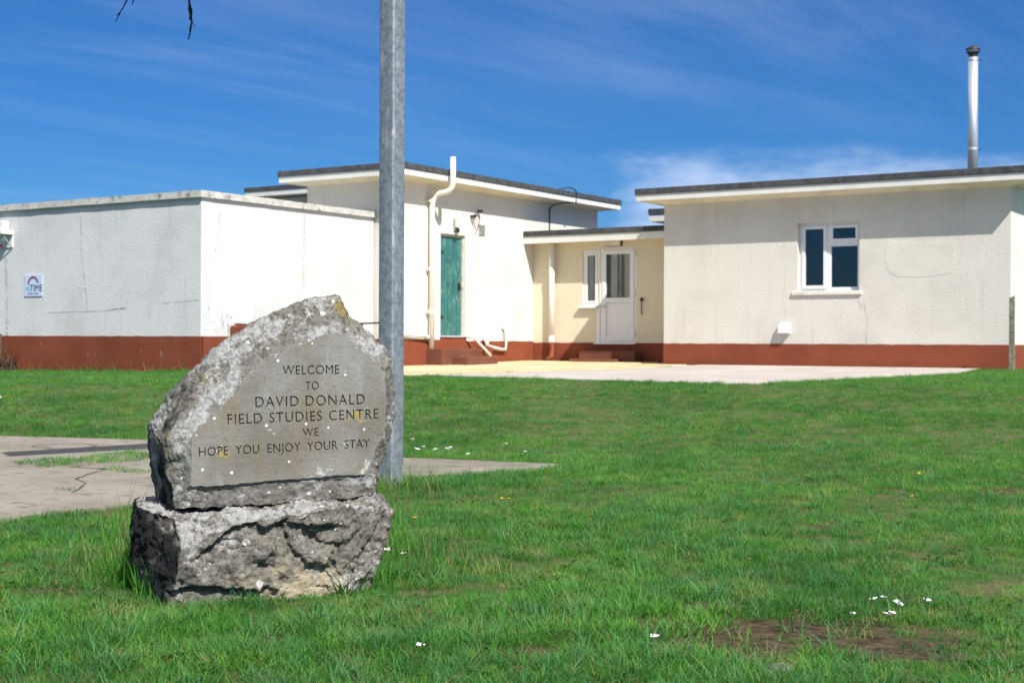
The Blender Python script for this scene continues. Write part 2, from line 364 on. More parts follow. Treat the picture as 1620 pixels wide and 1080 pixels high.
# lawn soil under the blades
m_, t, p = mat('lawn soil'); g_ = N(t, 'ShaderNodeNewGeometry'); co = g_.outputs['Position']
c = mix_(t, ramp_(t, noise_(t, co, 4, 6, 0.7), 0.35, 0.65), (0.045, 0.110, 0.024), (0.125, 0.115, 0.050))
at = N(t, 'ShaderNodeAttribute'); at.attribute_name = 'bare'
c = mix_(t, at.outputs['Fac'], c, mix_(t, ramp_(t, noise_(t, co, 22, 6, 0.7), 0.35, 0.65), (0.040, 0.030, 0.017), (0.115, 0.085, 0.050)))
L(t, c, p.inputs['Base Color']); p.inputs['Roughness'].default_value = 1.0; p.inputs['Specular IOR Level'].default_value = 0.1
bump_(t, p, noise_(t, co, 60, 5, 0.7), 0.8, 0.02); M['soil'] = m_
# grass blades
def grass_mat(name, c0, c1, dryc, dry_lo, dry_hi):
    m_, t, p = mat(name); o_ = t.nodes['Material Output']; t.nodes.remove(p)
    oi = N(t, 'ShaderNodeObjectInfo'); g_ = N(t, 'ShaderNodeNewGeometry')
    pn = noise_(t, g_.outputs['Position'], 0.7, 5, 0.6); pn2 = noise_(t, g_.outputs['Position'], 3.2, 4, 0.6)
    c = mix_(t, oi.outputs['Random'], c0, c1)
    c = mix_(t, math_(t, 'MULTIPLY', ramp_(t, pn, 0.40, 0.66), 0.55), c, tuple(a_ * b_ for a_, b_ in zip(c1, (1.12, 1.15, 0.9))))
    c = mix_(t, math_(t, 'MULTIPLY', ramp_(t, pn2, 0.56, 0.72), 0.5), c, dryc)
    c = mix_(t, math_(t, 'MULTIPLY', ramp_(t, oi.outputs['Random'], dry_lo, dry_hi), 0.8), c, dryc)
    c = mix_(t, 1.0, c, mix_(t, ramp_(t, noise_(t, g_.outputs['Position'], 1.6, 6, 0.65), 0.34, 0.62), (0.62, 0.70, 0.70), (1.08, 1.04, 0.95)), 'MULTIPLY')
    df = N(t, 'ShaderNodeBsdfPrincipled'); L(t, c, df.inputs['Base Color']); df.inputs['Roughness'].default_value = 0.5; df.inputs['Specular IOR Level'].default_value = 0.12
    tl = N(t, 'ShaderNodeBsdfTranslucent'); L(t, mix_(t, 0.5, c, (0.17, 0.43, 0.05)), tl.inputs['Color'])
    mx = N(t, 'ShaderNodeMixShader'); mx.inputs[0].default_value = 0.38
    L(t, df.outputs[0], mx.inputs[1]); L(t, tl.outputs[0], mx.inputs[2]); L(t, mx.outputs[0], o_.inputs[0]); return m_
M['blade'] = grass_mat('lawn grass blade', (0.020, 0.125, 0.020), (0.118, 0.325, 0.050), (0.31, 0.29, 0.11), 0.91, 0.99)
M['blade2'] = grass_mat('coarse grey green blade', (0.045, 0.150, 0.055), (0.105, 0.270, 0.100), (0.25, 0.28, 0.12), 0.9, 1.1)
M['leaf'] = grass_mat('broad weed leaf', (0.055, 0.14, 0.03), (0.10, 0.20, 0.055), (0.11, 0.14, 0.05), 0.9, 1.2)
M['straw'] = grass_mat('dry grass blade', (0.20, 0.17, 0.085), (0.32, 0.25, 0.13), (0.36, 0.29, 0.16), 0.5, 0.9)

# ------------------------------------------------------------------ ground
COURT_PX = [(-420, 690), (0, 692), (230, 698), (640, 727), (800, 733), (885, 737), (860, 743), (760, 749), (650, 758), (420, 782), (215, 801), (110, 812), (0, 826), (-420, 880)]
court = [gp(*q) for q in COURT_PX]
def inpoly(poly, X, Y):
    r = np.zeros(X.shape, bool); n = len(poly)
    for i in range(n):
        x1, y1 = poly[i][0], poly[i][1]; x2, y2 = poly[(i + 1) % n][0], poly[(i + 1) % n][1]
        c_ = ((y1 > Y) != (y2 > Y)) & (X < (x2 - x1) * (Y - y1) / ((y2 - y1) if abs(y2 - y1) > 1e-9 else 1e-9) + x1)
        r ^= c_
    return r
# terrain: one sheet, fine in front of the camera, on to the horizon
rows = [-60, -20, -6, 0, 1.2, 2.0] + list(np.geomspace(2.5, 34, 210)) + [40, 60, 120, 300, 900]
cols = [-1.0, -.8] + list(np.linspace(-.62, .62, 150)) + [.8, 1.0]
bm = bmesh.new(); gv = []
bare_l = bm.verts.layers.float.new('bare')
BARE = [(gp(1250, 1002), .50, .30), (gp(1400, 1020), .30, .20), (gp(1160, 1030), .22, .16), (gp(1600, 778), .35, .25), (gp(1300, 835), .22, .12), (gp(1180, 760), .25, .2), (gp(1215, 700), .3, .2), (gp(1130, 960), .2, .1),
        (gp(400, 948), .20, .06), (gp(1060, 1030), .15, .06), (gp(330, 880), .1, .1), (gp(60, 935), .2, .07), (gp(830, 1030), .12, .06), (gp(1450, 1040), .2, .08)]
def bare_at(x, y):
    v = 0
    for c_, rx, ry in BARE:
        d = math.hypot((x - c_.x) / rx, (y - c_.y) / ry)
        d += 0.6 * noise.noise(Vector((x * 9, y * 9, 1)))
        v = max(v, 1 - sstep(0.45, 1.15, d))
    return v
for yy in rows:
    wid = 0.62 * max(yy, 0) * 1.0 + 3.0 if yy < 36 else yy * 2 + 60
    if yy < 2: wid = 60 if yy < 0 else 8
    r_ = []
    for cc in cols:
        xx = cc * wid; v = bm.verts.new((xx, yy, gz(xx, yy) if -1 < yy < 40 else (gz(0, 36) if yy > 0 else 0)))
        v[bare_l] = bare_at(xx, yy) if 2 < yy < 12 else 0
        r_.append(v)
    gv.append(r_)
for i in range(len(gv) - 1):
    for j in range(len(cols) - 1): bm.faces.new((gv[i][j], gv[i][j + 1], gv[i + 1][j + 1], gv[i + 1][j]))
tag(obj('ground', bm, M['soil'], smooth=True), kind='structure')

def sheet(name, poly, dz, mat_, thick=0.0, sub=10):
    """flat slab that follows the ground, with real edges"""
    bm = bmesh.new(); n = len(poly); ring = []
    for i in range(n):
        a, b = Vector(poly[i]), Vector(poly[(i + 1) % n])
        for k in range(sub):
            q = a.lerp(b, k / sub); ring.append((q.x + random.uniform(-.012, .012), q.y + random.uniform(-.012, .012)))
    top = [bm.verts.new((x, y, 0)) for x, y in ring]
    bmesh.ops.triangle_fill(bm, use_beauty=True, edges=[bm.edges.new((top[i], top[(i + 1) % len(top)])) for i in range(len(top))])
    for _ in range(2): bmesh.ops.subdivide_edges(bm, edges=[e for e in bm.edges if e.calc_length() > 0.7], cuts=1)
    for v in bm.verts: v.co.z = gz(v.co.x, v.co.y) + dz
    r = bmesh.ops.extrude_face_region(bm, geom=bm.faces[:])
    for v in [g for g in r['geom'] if isinstance(g, bmesh.types.BMVert)]: v.co.z -= thick
    return obj(name, bm, mat_)
tag(sheet('court', court, 0.014, M['court'], 0.08), kind='structure')
def ground_crack(pxs, wd):
    bm = bmesh.new(); prev = None; P = []
    for (x, y), (x2, y2) in zip(pxs, pxs[1:]): P += [(x + (x2 - x) * k / 5, y + (y2 - y) * k / 5) for k in range(5)]
    for i, (x, y) in enumerate(P):
        v = gp(x, y); ww = wd * random.uniform(.3, 1.2); v.z += .018
        a_ = bm.verts.new((v.x - ww, v.y - ww, v.z)); b_ = bm.verts.new((v.x + ww, v.y + ww, v.z))
        if prev: bm.faces.new((prev[0], prev[1], b_, a_))
        prev = (a_, b_)
    return obj('crack', bm, M['soil'], bpy.data.objects['court'])
ground_crack([(165, 747), (140, 754), (120, 762), (136, 768), (125, 778), (112, 785)], .005)
ground_crack([(240, 742), (170, 746), (110, 742), (40, 745), (-60, 752)], .010)
ground_crack([(640, 741), (740, 741), (860, 739)], .008)
# yellow slabs in front of the link, laid one by one, over a pale bed; pinkish yard to the right of them
SB0, SB1, TY0, TY1 = -15.80, -11.32, 14.7, 25.10
bed = tag(sheet('paving', [W(SB0, 18.6), W(-13.1, 15.7), W(-12.5, TY0), W(SB1, TY0), W(SB1, 23.7), W(-12.14, 23.7), W(-12.14, TY1), W(SB0, TY1)], 0.006, M['yard'], 0.08, 14), kind='structure')
slab_me = [None, None]
ns = 0
for i in range(int((SB1 - SB0) / 0.60)):
    for j in range(int((TY1 - TY0) / 0.60)):
        s0 = SB0 + 0.03 + i * 0.60; t0 = TY0 + j * 0.605
        if s0 + 0.58 > -12.2 and t0 + 0.58 > 23.75: continue
        if t0 < 15.75 + max(0, -12.5 - s0) * .95 and s0 < -12.45: continue
        if ns >= 150: continue
        k = random.randrange(2)
        if slab_me[k] is None:
            bm = bmesh.new(); bx(bm, -.288, .288, -.288, .288, -.03, 0.0)
            bmesh.ops.bevel(bm, geom=[e for e in bm.edges if e.calc_length() > .1 and abs(e.verts[0].co.z) < 1e-6 and abs(e.verts[1].co.z) < 1e-6], offset=.006, segments=1, affect='EDGES')
            o_ = obj('paving_slab', bm, M['slab'] if k == 0 else M['slab2']); slab_me[k] = o_.data
        else:
            o_ = bpy.data.objects.new('paving_slab', slab_me[k]); COL.objects.link(o_)
        q = W(s0 + .29, t0 + .29); zz = gz(q.x, q.y)
        o_.parent = bed; o_.location = (q.x, q.y, zz + 0.020 + random.uniform(-.003, .003)); o_.rotation_euler = (random.uniform(-.004, .004), random.uniform(-.004, .004), TH)
        e = 0.3; zx = gz(q.x + US.x * e, q.y + US.y * e) - zz; zy = gz(q.x + VS.x * e, q.y + VS.y * e) - zz
        o_.rotation_euler[0] += math.atan2(zy, e); o_.rotation_euler[1] -= math.atan2(zx, e); ns += 1
yard_poly = [W(SB1 + .01, 15.2), W(-7.6, 14.5), W(-6.35, 14.7), W(-6.2, 17.6), W(-6.05, 21.2), W(-6.3, 23.80), W(SB1 + .01, 23.80)]
tag(sheet('yard', yard_poly, 0.016, M['yard'], 0.08, 12), kind='structure')

# ------------------------------------------------------------------ buildings
BZ = -0.62                      # foot of walls below eye level (a little below the ground)
def building(name, s0, t0, label, cat='building', group=None):
    e = empty(name, W(s0, t0, BZ), TH); tag(e, label, cat, group); return e
def flat_roof(root, x0, x1, y0, y1, over, zb, zf, zt, wall_z, parts=('roof',)):
    """felted flat roof with white fascia and sloping soffit; z relative to the root"""
    bm = bmesh.new(); bx(bm, x0 - over, x1 + over, y0 - over, y1 + over, zf, zt)
    r = obj('roof', bm, M['felt'], root, bevel=0.012)
    i = over - 0.022
    bm = bmesh.new()
    for (a, b, c_, d) in ((x0 - i, x1 + i, y0 - i, y0 - i + .025), (x0 - i, x1 + i, y1 + i - .025, y1 + i), (x0 - i, x0 - i + .025, y0 - i + .026, y1 + i - .026), (x1 + i - .025, x1 + i, y0 - i + .026, y1 + i - .026)):
        bx(bm, a, b, c_, d, zb, zf - 0.001)
    obj('fascia', bm, M['fascia'], r)
    bm = bmesh.new(); j = i - 0.026
    O = [bm.verts.new(q) for q in ((x0 - j, y0 - j, zb + .012), (x1 + j, y0 - j, zb + .012), (x1 + j, y1 + j, zb + .012), (x0 - j, y1 + j, zb + .012))]
    I = [bm.verts.new(q) for q in ((x0 + .02, y0 + .02, wall_z), (x1 - .02, y0 + .02, wall_z), (x1 - .02, y1 - .02, wall_z), (x0 + .02, y1 - .02, wall_z))]
    for k in range(4): bm.faces.new((O[k], O[(k + 1) % 4], I[(k + 1) % 4], I[k]))
    bm.faces.new(I)
    obj('soffit', bm, M['soffit'], r)
    return r
def plinth(root, segs, h0, mat_, proud=0.012):
    """painted band: each seg ((x0,y0),(x1,y1),(nx,ny), top)"""
    bm = bmesh.new()
    for (a, b, n, top) in segs:
        a, b, n = Vector((*a, 0)), Vector((*b, 0)), Vector((*n, 0))
        q = []
        for z in (h0, top):
            for d in (-0.05, proud): q.append([bm.verts.new(a + n * d + Vector((0, 0, z))), bm.verts.new(b + n * d + Vector((0, 0, z)))])
        (i0, i1), (o0, o1), (i2, i3), (o2, o3) = q
        for f in ((o0, o1, o3, o2), (i2, o2, o3, i3), (i0, i2, i3, i1), (i0, o0, o2, i2), (i1, i3, o3, o1), (i0, i1, o1, o0)): bm.faces.new(f)
    L_ = max((Vector((*b_, 0)) - Vector((*a_, 0))).length for a_, b_, _n, _t in segs)
    long_ = [e for e in bm.edges if e.calc_length() > 1.0 and abs(e.verts[0].co.z - e.verts[1].co.z) < 1e-4]
    bmesh.ops.subdivide_edges(bm, edges=long_, cuts=int(L_ * 9), use_grid_fill=True)
    for v in bm.verts:
        if v.co.z > h0 + .05: v.co.z += .007 * noise.noise(v.co * Vector((4.3, 4.3, 0)).length + Vector((3, 7, 0))) + .004 * noise.noise(v.co * 17)
    return obj('plinth_band', bm, mat_, root)
Z = lambda ze: ze - BZ           # eye-relative height to building-local height

# -- left: low flat block with concrete coping
S0, T0 = -16.371, 16.154
lb = building('flat_roofed_block', S0, T0, 'long low white block with a weathered coping on the left, red painted foot')
LW, LD = 14.0, 4.35
bm = bmesh.new(); wall_panel(bm, (-LW, 0, 0), (1, 0, 0), (0, 1, 0), LW, 0, Z(2.262), [], .25)
obj('front_wall', bm, M['wall_white'], lb)
bm = bmesh.new(); wall_panel(bm, (0, .251, 0), (0, 1, 0), (-1, 0, 0), LD - .251, 0, Z(2.262), [], .25)
wall_panel(bm, (-LW, LD, 0), (1, 0, 0), (0, -1, 0), LW - .26, 0, Z(2.262), [], .25)
# the side wall's corner cheek, so that no seam of the front wall shows on the sunny side
bx(bm, -.02, 0.003, 0.004, .251, 0, Z(2.262))
obj('side_wall', bm, M['wall_white'], lb)
bm = bmesh.new(); bx(bm, -LW, .055, -.055, LD, Z(2.263), Z(2.37))
bmesh.ops.subdivide_edges(bm, edges=bm.edges[:], cuts=40, use_grid_fill=True)
for v in bm.verts: v.co += Vector((0, 1, 1)) * 0.006 * noise.noise(v.co * 3.1) + Vector((1, 0, 0)) * (.004 * noise.noise(v.co * 5 + Vector((9, 0, 0))) if v.co.x > 0 else 0)
obj('coping', bm, M['coping'], lb)
plinth(lb, [((-LW, 0), (0.012, 0), (0, -1), Z(.068)), ((0, 0.001), (0, .97), (1, 0), Z(.068)), ((0, 1.0), (0, LD), (1, 0), Z(.055))], 0, M['red_worn'])
def crack(root, pts, wdt, mat_, name='crack', side=False):
    """thin open joint in the render, ribbon with ragged width, set 2 mm proud of the wall at y=0"""
    bm = bmesh.new(); prev = None; P = []
    for (x, z), (x2, z2) in zip(pts, pts[1:]):
        n = max(2, int(math.hypot(x2 - x, z2 - z) / .06))
        P += [(x + (x2 - x) * i / n, z + (z2 - z) * i / n) for i in range(n)]
    P.append(pts[-1])
    for i, (x, z) in enumerate(P):
        dx, dz = (P[min(i + 1, len(P) - 1)][0] - P[max(i - 1, 0)][0], P[min(i + 1, len(P) - 1)][1] - P[max(i - 1, 0)][1])
        l = math.hypot(dx, dz) or 1; nx, nz = -dz / l, dx / l
        ww = wdt * random.uniform(.15, 1.0); jx = random.uniform(-.012, .012)
        a = bm.verts.new((x + jx + nx * ww, -.003, z + nz * ww)); b = bm.verts.new((x + jx - nx * ww, -.003, z - nz * ww))
        if prev: bm.faces.new((prev[0], prev[1], b, a))
        prev = (a, b)
    if side:
        for v in bm.verts: v.co = Vector((.004, v.co.x, v.co.z))
    return obj(name, bm, mat_, root)
M['crack'] = plain('grey dirt in crack', (0.47, 0.46, 0.43), 0.95, 0, 0.4, 20)
M['crack2'] = plain('dark dirt in crack', (0.34, 0.33, 0.30), 0.95, 0, 0.5, 20)
crack(lb, [(-2.83, Z(2.10)), (-2.80, Z(1.5)), (-2.72, Z(1.0)), (-2.64, Z(.50))], .018, M['crack'])
crack(lb, [(-3.7, Z(.47)), (-2.64, Z(.48)), (-2.2, Z(.49)), (-1.9, Z(.52))], .010, M['crack'])
crack(lb, [(-2.0, Z(.51)), (-1.7, Z(.53))], .018, M['crack2'])
crack(lb, [(-.9, Z(.60)), (-.05, Z(.64))], .007, M['crack'])
crack(lb, [(-4.78, Z(1.45)), (-4.76, Z(.9)), (-4.74, Z(.08))], .05, M['crack'])
crack(lb, [(.42, Z(2.1)), (.36, Z(1.7)), (.27, Z(1.2))], .012, M['crack'], side=True)
crack(lb, [(2.45, Z(2.2)), (2.43, Z(1.5)), (2.42, Z(.9))], .018, M['crack'], side=True)
for k in range(16):
    y_ = random.gauss(.45, .18); z_ = random.uniform(.10, .55)
    crack(lb, [(y_, Z(z_)), (y_ + random.uniform(-.02, .02), Z(z_ - random.uniform(.04, .12)))], random.uniform(.004, .012), M['crack2'], 'stain', side=True)
# a drain spout at the far left foot
bm = bmesh.new(); tube(bm, [(-4.86, -.06, Z(.10)), (-4.86, -.06, Z(-.6))], .035); obj('drain_pipe', bm, M['brown_weed'], lb)

# -- middle: taller block with overhanging felt roof
MS, MT, MT2 = -15.82, 20.52, 27.84
mb = building('tall_flat_roofed_block', -17.99, MT, 'taller cream block with overhanging felt roof and a green boarded door')
MW, MD = MS + 17.99, MT2 - MT
ztop = Z(2.93)
dt0, dt1, dz0, dz1 = 21.84 - MT, 22.66 - MT, Z(.088), Z(2.05)
bm = bmesh.new(); wall_panel(bm, (0, 0, 0), (1, 0, 0), (0, 1, 0), MW - .004, 0, ztop, [], .25)
wall_panel(bm, (0, .251, 0), (0, 1, 0), (1, 0, 0), MD - .251, 0, ztop, [], .25)
wall_panel(bm, (.251, MD, 0), (1, 0, 0), (0, -1, 0), MW - .51, 0, ztop, [], .25)
obj('front_wall', bm, M['wall_pale'], mb)
bm = bmesh.new(); wall_panel(bm, (MW, 0.0, 0), (0, 1, 0), (-1, 0, 0), MD, 0, ztop, [(dt0, dt1, dz0, dz1)], .25)
obj('side_wall', bm, M['wall_cream'], mb)
flat_roof(mb, 0, MW, 0, MD, .40, Z(2.98), Z(3.09), Z(3.20), Z(2.925))
plinth(mb, [((0, 0), (MW, 0), (0, -1), Z(.045)), ((MW, 0), (MW, dt0 - .02), (1, 0), Z(.035)), ((MW, dt0 - .02), (MW, dt1 + .02), (1, 0), Z(.083)), ((MW, dt1 + .02), (MW, 25.13 - MT), (1, 0), Z(.012))], 0, M['red'])
# boarded door, set back in its opening
dr = empty('door', (0, 0, 0)); dr.parent = mb
xin = MW - .085
bm = bmesh.new(); bx(bm, xin - .04, xin - .012, dt0 + .04, dt1 - .04, dz0 + .01, dz1 - .05); obj('door_back', bm, M['dark_room'], dr)
npl = 5; pw = (dt1 - dt0 - .09) / npl
for k in range(npl):
    bm = bmesh.new(); y0 = dt0 + .045 + k * pw
    bx(bm, xin - .01, xin + .016 + random.uniform(-.003, .003), y0 + .004, y0 + pw - .004, dz0 + .012 + random.uniform(0, .008), dz1 - .055)
    o_ = obj('plank', bm, M['teal'], dr, bevel=.004); o_.location = (0, 0, 0)
bm = bmesh.new()
for a, b, c_, d in ((dt0 + .001, dt0 + .043, dz0, dz1 - .002), (dt1 - .043, dt1 - .001, dz0, dz1 - .002), (dt0 + .044, dt1 - .044, dz1 - .05, dz1 - .002)):
    bx(bm, xin - .03, xin + .035, a, b, c_, d)
obj('door_frame', bm, plain('old pale door frame', (0.42, 0.44, 0.38), .8, 0, .2, 9, .2, (0.12, .14, .12), .6), dr)
for z_ in (Z(.45), Z(1.68)):
    bm = bmesh.new(); bx(bm, xin + .020, xin + .034, dt0 + .03, dt0 + .17, z_, z_ + .04); obj('hinge', bm, M['black'], dr)
bm = bmesh.new(); bx(bm, xin + .021, xin + .05, dt1 - .16, dt1 - .10, Z(1.0), Z(1.13)); obj('latch', bm, M['black'], dr, bevel=.006)
bm = bmesh.new(); bx(bm, MW - .10, MW + .035, dt0 - .01, dt1 + .01, Z(.084), Z(.112)); obj('door_sill', bm, plain('grey sill', (.5, .48, .46), .8), dr)

# -- link between the two blocks
LT = 25.13
lk = building('entrance_link', -15.82, LT, 'low cream entrance link with white glazed door between the two larger blocks')
KW = 3.695
wz0, wz1 = Z(.735), Z(1.865); wx0, wx1 = -14.625 + 15.82, -14.235 + 15.82
ex0, ex1 = -14.215 + 15.82, -13.395 + 15.82; ez0, ez1 = Z(-.012), Z(1.905)
bm = bmesh.new(); wall_panel(bm, (.003, 0, 0), (1, 0, 0), (0, 1, 0), KW - .006, 0, Z(2.06), [(wx0, wx1, wz0, wz1), (ex0, ex1, ez0, ez1)], .22)
wall_panel(bm, (.003, 3.2, 0), (1, 0, 0), (0, -1, 0), KW - .006, 0, Z(2.06), [], .2)
obj('wall', bm, M['wall_yellow'], lk)
bm = bmesh.new(); bx(bm, .004, KW - .006, -.40, 3.3, Z(2.165), Z(2.275)); r_ = obj('roof', bm, M['felt'], lk, bevel=.010)
bm = bmesh.new(); bx(bm, .006, KW - .008, -.378, -.353, Z(2.02), Z(2.164)); obj('fascia', bm, M['fascia'], r_)
bm = bmesh.new(); bx(bm, .008, KW - .01, -.352, -.004, Z(2.035), Z(2.055)); obj('soffit', bm, M['soffit'], r_)
plinth(lk, [((.02, 0), (KW - .02, 0), (0, -1), Z(-.015))], 0, M['red'])
def frame_bm(x0, x1, z0, z1, y0, y1, wd):
    bm = bmesh.new()
    bx(bm, x0, x0 + wd, y0, y1, z0, z1); bx(bm, x1 - wd, x1, y0, y1, z0, z1)
    bx(bm, x0 + wd + .0005, x1 - wd - .0005, y0, y1, z0, z0 + wd); bx(bm, x0 + wd + .0005, x1 - wd - .0005, y0, y1, z1 - wd, z1)
    return bm
def folds(x0, x1, y, z0, z1, amp, n):
    bm = bmesh.new(); prev = None
    for i in range(n * 8 + 1):
        x = x0 + (x1 - x0) * i / (n * 8); yy = y + amp * math.sin(i * math.pi / 4) + amp * .4 * math.sin(i * 1.13)
        a = bm.verts.new((x, yy, z0)); b = bm.verts.new((x, yy, z1))
        if prev: bm.faces.new((prev[0], a, b, prev[1]))
        prev = (a, b)
    return bm
wn = obj('window', frame_bm(wx0 + .002, wx1 - .002, wz0 + .002, wz1 - .002, .02, .09, .055), M['upvc'], lk)
obj('casement', frame_bm(wx0 + .06, wx1 - .06, wz0 + .06, wz1 - .06, .012, .06, .045), M['upvc'], wn)
box('pane', (wx0 + .10, wx1 - .10, .034, .040, wz0 + .10, wz1 - .10), M['glass'], wn)
obj('curtain', folds(wx0 + .02, wx1 - .02, .17, wz0 + .03, wz1 - .03, .012, 8), M['cloth'], wn, smooth=True)
box('sill', (wx0 - .06, wx1 + .0, -.095, .02, wz0 - .045, wz0 - .002), M['upvc'], wn, bevel=.006)
dr2 = obj('door', frame_bm(ex0 + .002, ex1 - .002, ez0 + .002, ez1 - .002, .01, .09, .045), M['upvc'], lk)
obj('door_leaf', frame_bm(ex0 + .05, ex1 - .05, ez0 + .05, ez1 - .05, -.004, .05, .085), M['upvc'], dr2)
lx0, lx1 = ex0 + .135, ex1 - .135; gz0, gz1 = Z(.90), ez1 - .135
box('mid_rail', (lx0 - .0, lx1 + .0, -.003, .049, Z(.80), Z(.895)), M['upvc'], dr2, bevel=.004)
box('lower_panel', (lx0 + .001, lx1 - .001, .016, .046, ez0 + .136, Z(.799)), M['upvc'], dr2)
obj('bead', frame_bm(lx0 + .012, lx1 - .012, ez0 + .15, Z(.787), .010, .020, .018), M['upvc'], dr2)
box('pane', (lx0, lx1, .026, .032, gz0, gz1), M['glass'], dr2)
obj('curtain', folds(lx0 - .02, lx0 + .27, .16, gz0 - .02, gz1 + .02, .010, 5), M['cloth'], dr2, smooth=True)
obj('curtain', folds(lx0 + .36, lx1 + .02, .17, gz0 - .02, gz1 + .02, .010, 4), M['cloth'], dr2, smooth=True)
for z_ in (Z(.12), Z(.93), Z(1.72)):
    bm = bmesh.new(); tube(bm, [(ex1 - .028, -.014, z_), (ex1 - .028, -.014, z_ + .10)], .014, 8); obj('hinge', bm, M['upvc'], dr2)
bm = bmesh.new(); tube(bm, [(ex0 + .085, -.02, Z(.72)), (ex0 + .085, -.06, Z(.72)), (ex0 + .17, -.06, Z(.72))], .012, 8); obj('handle', bm, M['grey_plastic'], dr2)
box('threshold', (ex0 - .10, ex1 + .01, -.075, .005, ez0 - .03, ez0 + .0005), M['upvc'], dr2, bevel=.006)
box('filler_panel', (wx1 - .06, ex0 - .001, -.004, .012, ez0 + .003, wz0 - .05), M['upvc'], dr2)

# -- right: wide block with window
RS0, RT, RS1 = -11.80, 23.22, -5.67
KR = 1.027
rb = building('wide_flat_roofed_block', RS0 * KR, RT * KR, 'wide cream block on the right with a white casement window and steel flue')
rb.scale = (KR, KR, KR); rb.location.z = EYE + BZ * KR
RW, RD = RS1 - RS0, 7.4
hx0, hx1, hz0, hz1 = -9.235 - RS0, -8.140 - RS0, Z(.885), Z(2.055)
bm = bmesh.new(); wall_panel(bm, (0, 0, 0), (1, 0, 0), (0, 1, 0), RW, 0, Z(2.52), [(hx0, hx1, hz0, hz1)], .25)
obj('front_wall', bm, M['wall_pale'], rb)
bm = bmesh.new(); wall_panel(bm, (RW, .251, 0), (0, 1, 0), (-1, 0, 0), RD - .251, 0, Z(2.52), [], .25)
wall_panel(bm, (0, .251, 0), (0, 1, 0), (1, 0, 0), RD - .251, 0, Z(2.52), [], .25)
wall_panel(bm, (.251, RD, 0), (1, 0, 0), (0, -1, 0), RW - .51, 0, Z(2.52), [], .25)
bx(bm, RW - .02, RW + .003, .004, .251, 0, Z(2.52))
obj('side_wall', bm, M['wall_cream'], rb)
flat_roof(rb, 0, RW, 0, RD, .40, Z(2.557), Z(2.665), Z(2.775), Z(2.50))
plinth(rb, [((-.001, 0), (RW + .012, 0), (0, -1), Z(-.018)), ((RW, 0.001), (RW, RD), (1, 0), Z(-.018)), ((0, .001), (0, RT - RT + 1.95), (-1, 0), Z(-.018))], 0, M['red'])
yb = .10
win = obj('window', frame_bm(hx0 + .002, hx1 - .002, hz0 + .002, hz1 - .002, yb, yb + .07, .045), M['upvc'], rb)
mx_ = (hx0 + hx1) / 2 - .03
box('mullion', (mx_ - .028, mx_ + .028, yb - .003, yb + .068, hz0 + .048, hz1 - .048), M['upvc'], win)
tz = hz1 - .36
box('transom', (mx_ + .029, hx1 - .048, yb - .003, yb + .068, tz - .028, tz + .028), M['upvc'], win)
for nm, (a, b, c_, d), sash in (('casement', (hx0 + .047, mx_ - .029, hz0 + .047, hz1 - .047), .055), ('fanlight', (mx_ + .03, hx1 - .047, tz + .029, hz1 - .047), .05), ('fixed_light', (mx_ + .03, hx1 - .047, hz0 + .047, tz - .029), .02)):
    f_ = obj(nm, frame_bm(a, b, c_, d, yb - .018 if sash > .03 else yb + .01, yb + .045, sash), M['upvc'], win)
    box('pane', (a + sash + .0005, b - sash - .0005, yb + .018, yb + .024, c_ + sash + .0005, d - sash - .0005), M['glass'], win)
obj('blind', folds(hx0 + .03, mx_, yb + .14, hz0 + .02, hz1 - .02, .010, 9), M['blind'], win, smooth=True)
box('backing', (hx0 - .1, hx1 + .1, .60, .62, hz0 - .1, hz1 + .1), M['blind'], win)
box('sill', (hx0 - .09, hx1 + .05, -.038, yb - .02, hz0 - .065, hz0 - .001), M['sill'], win, bevel=.008)
crack(rb, [(3.73, Z(.70)), (3.80, Z(.45)), (3.79, Z(.15)), (3.80, Z(0.0))], .006, M['crack'])
crack(rb, [(3.64, Z(.74)), (3.72, Z(.55))], .006, M['crack'])
# a patched rectangle in the render, a slightly proud ragged skin
bm = bmesh.new(); ring = []
for (x, z) in ((4.12, 1.62), (4.10, 1.38), (4.16, 1.20), (4.32, 1.10), (4.75, 1.09), (5.2, 1.14), (5.25, 1.35), (5.24, 1.62)):
    ring.append((x, z))
pts_ = [(x + random.uniform(-.01, .01), Z(z) + random.uniform(-.01, .01)) for (x, z) in [(a[0] + (b[0] - a[0]) * k / 6, a[1] + (b[1] - a[1]) * k / 6) for a, b in zip(ring, ring[1:] + ring[:1]) for k in range(6)]]
fr_ = [bm.verts.new((x, -.0032, z)) for x, z in pts_]; bk_ = [bm.verts.new((x + (-.03 if x < 4.6 else .03), .002, z + (.12 if z > Z(1.5) else -.012))) for x, z in pts_]
bm.faces.new(fr_)
for k in range(len(fr_)): bm.faces.new((fr_[k], fr_[(k + 1) % len(fr_)], bk_[(k + 1) % len(bk_)], bk_[k]))
obj('render_patch', bm, M['wall_pale'], rb)

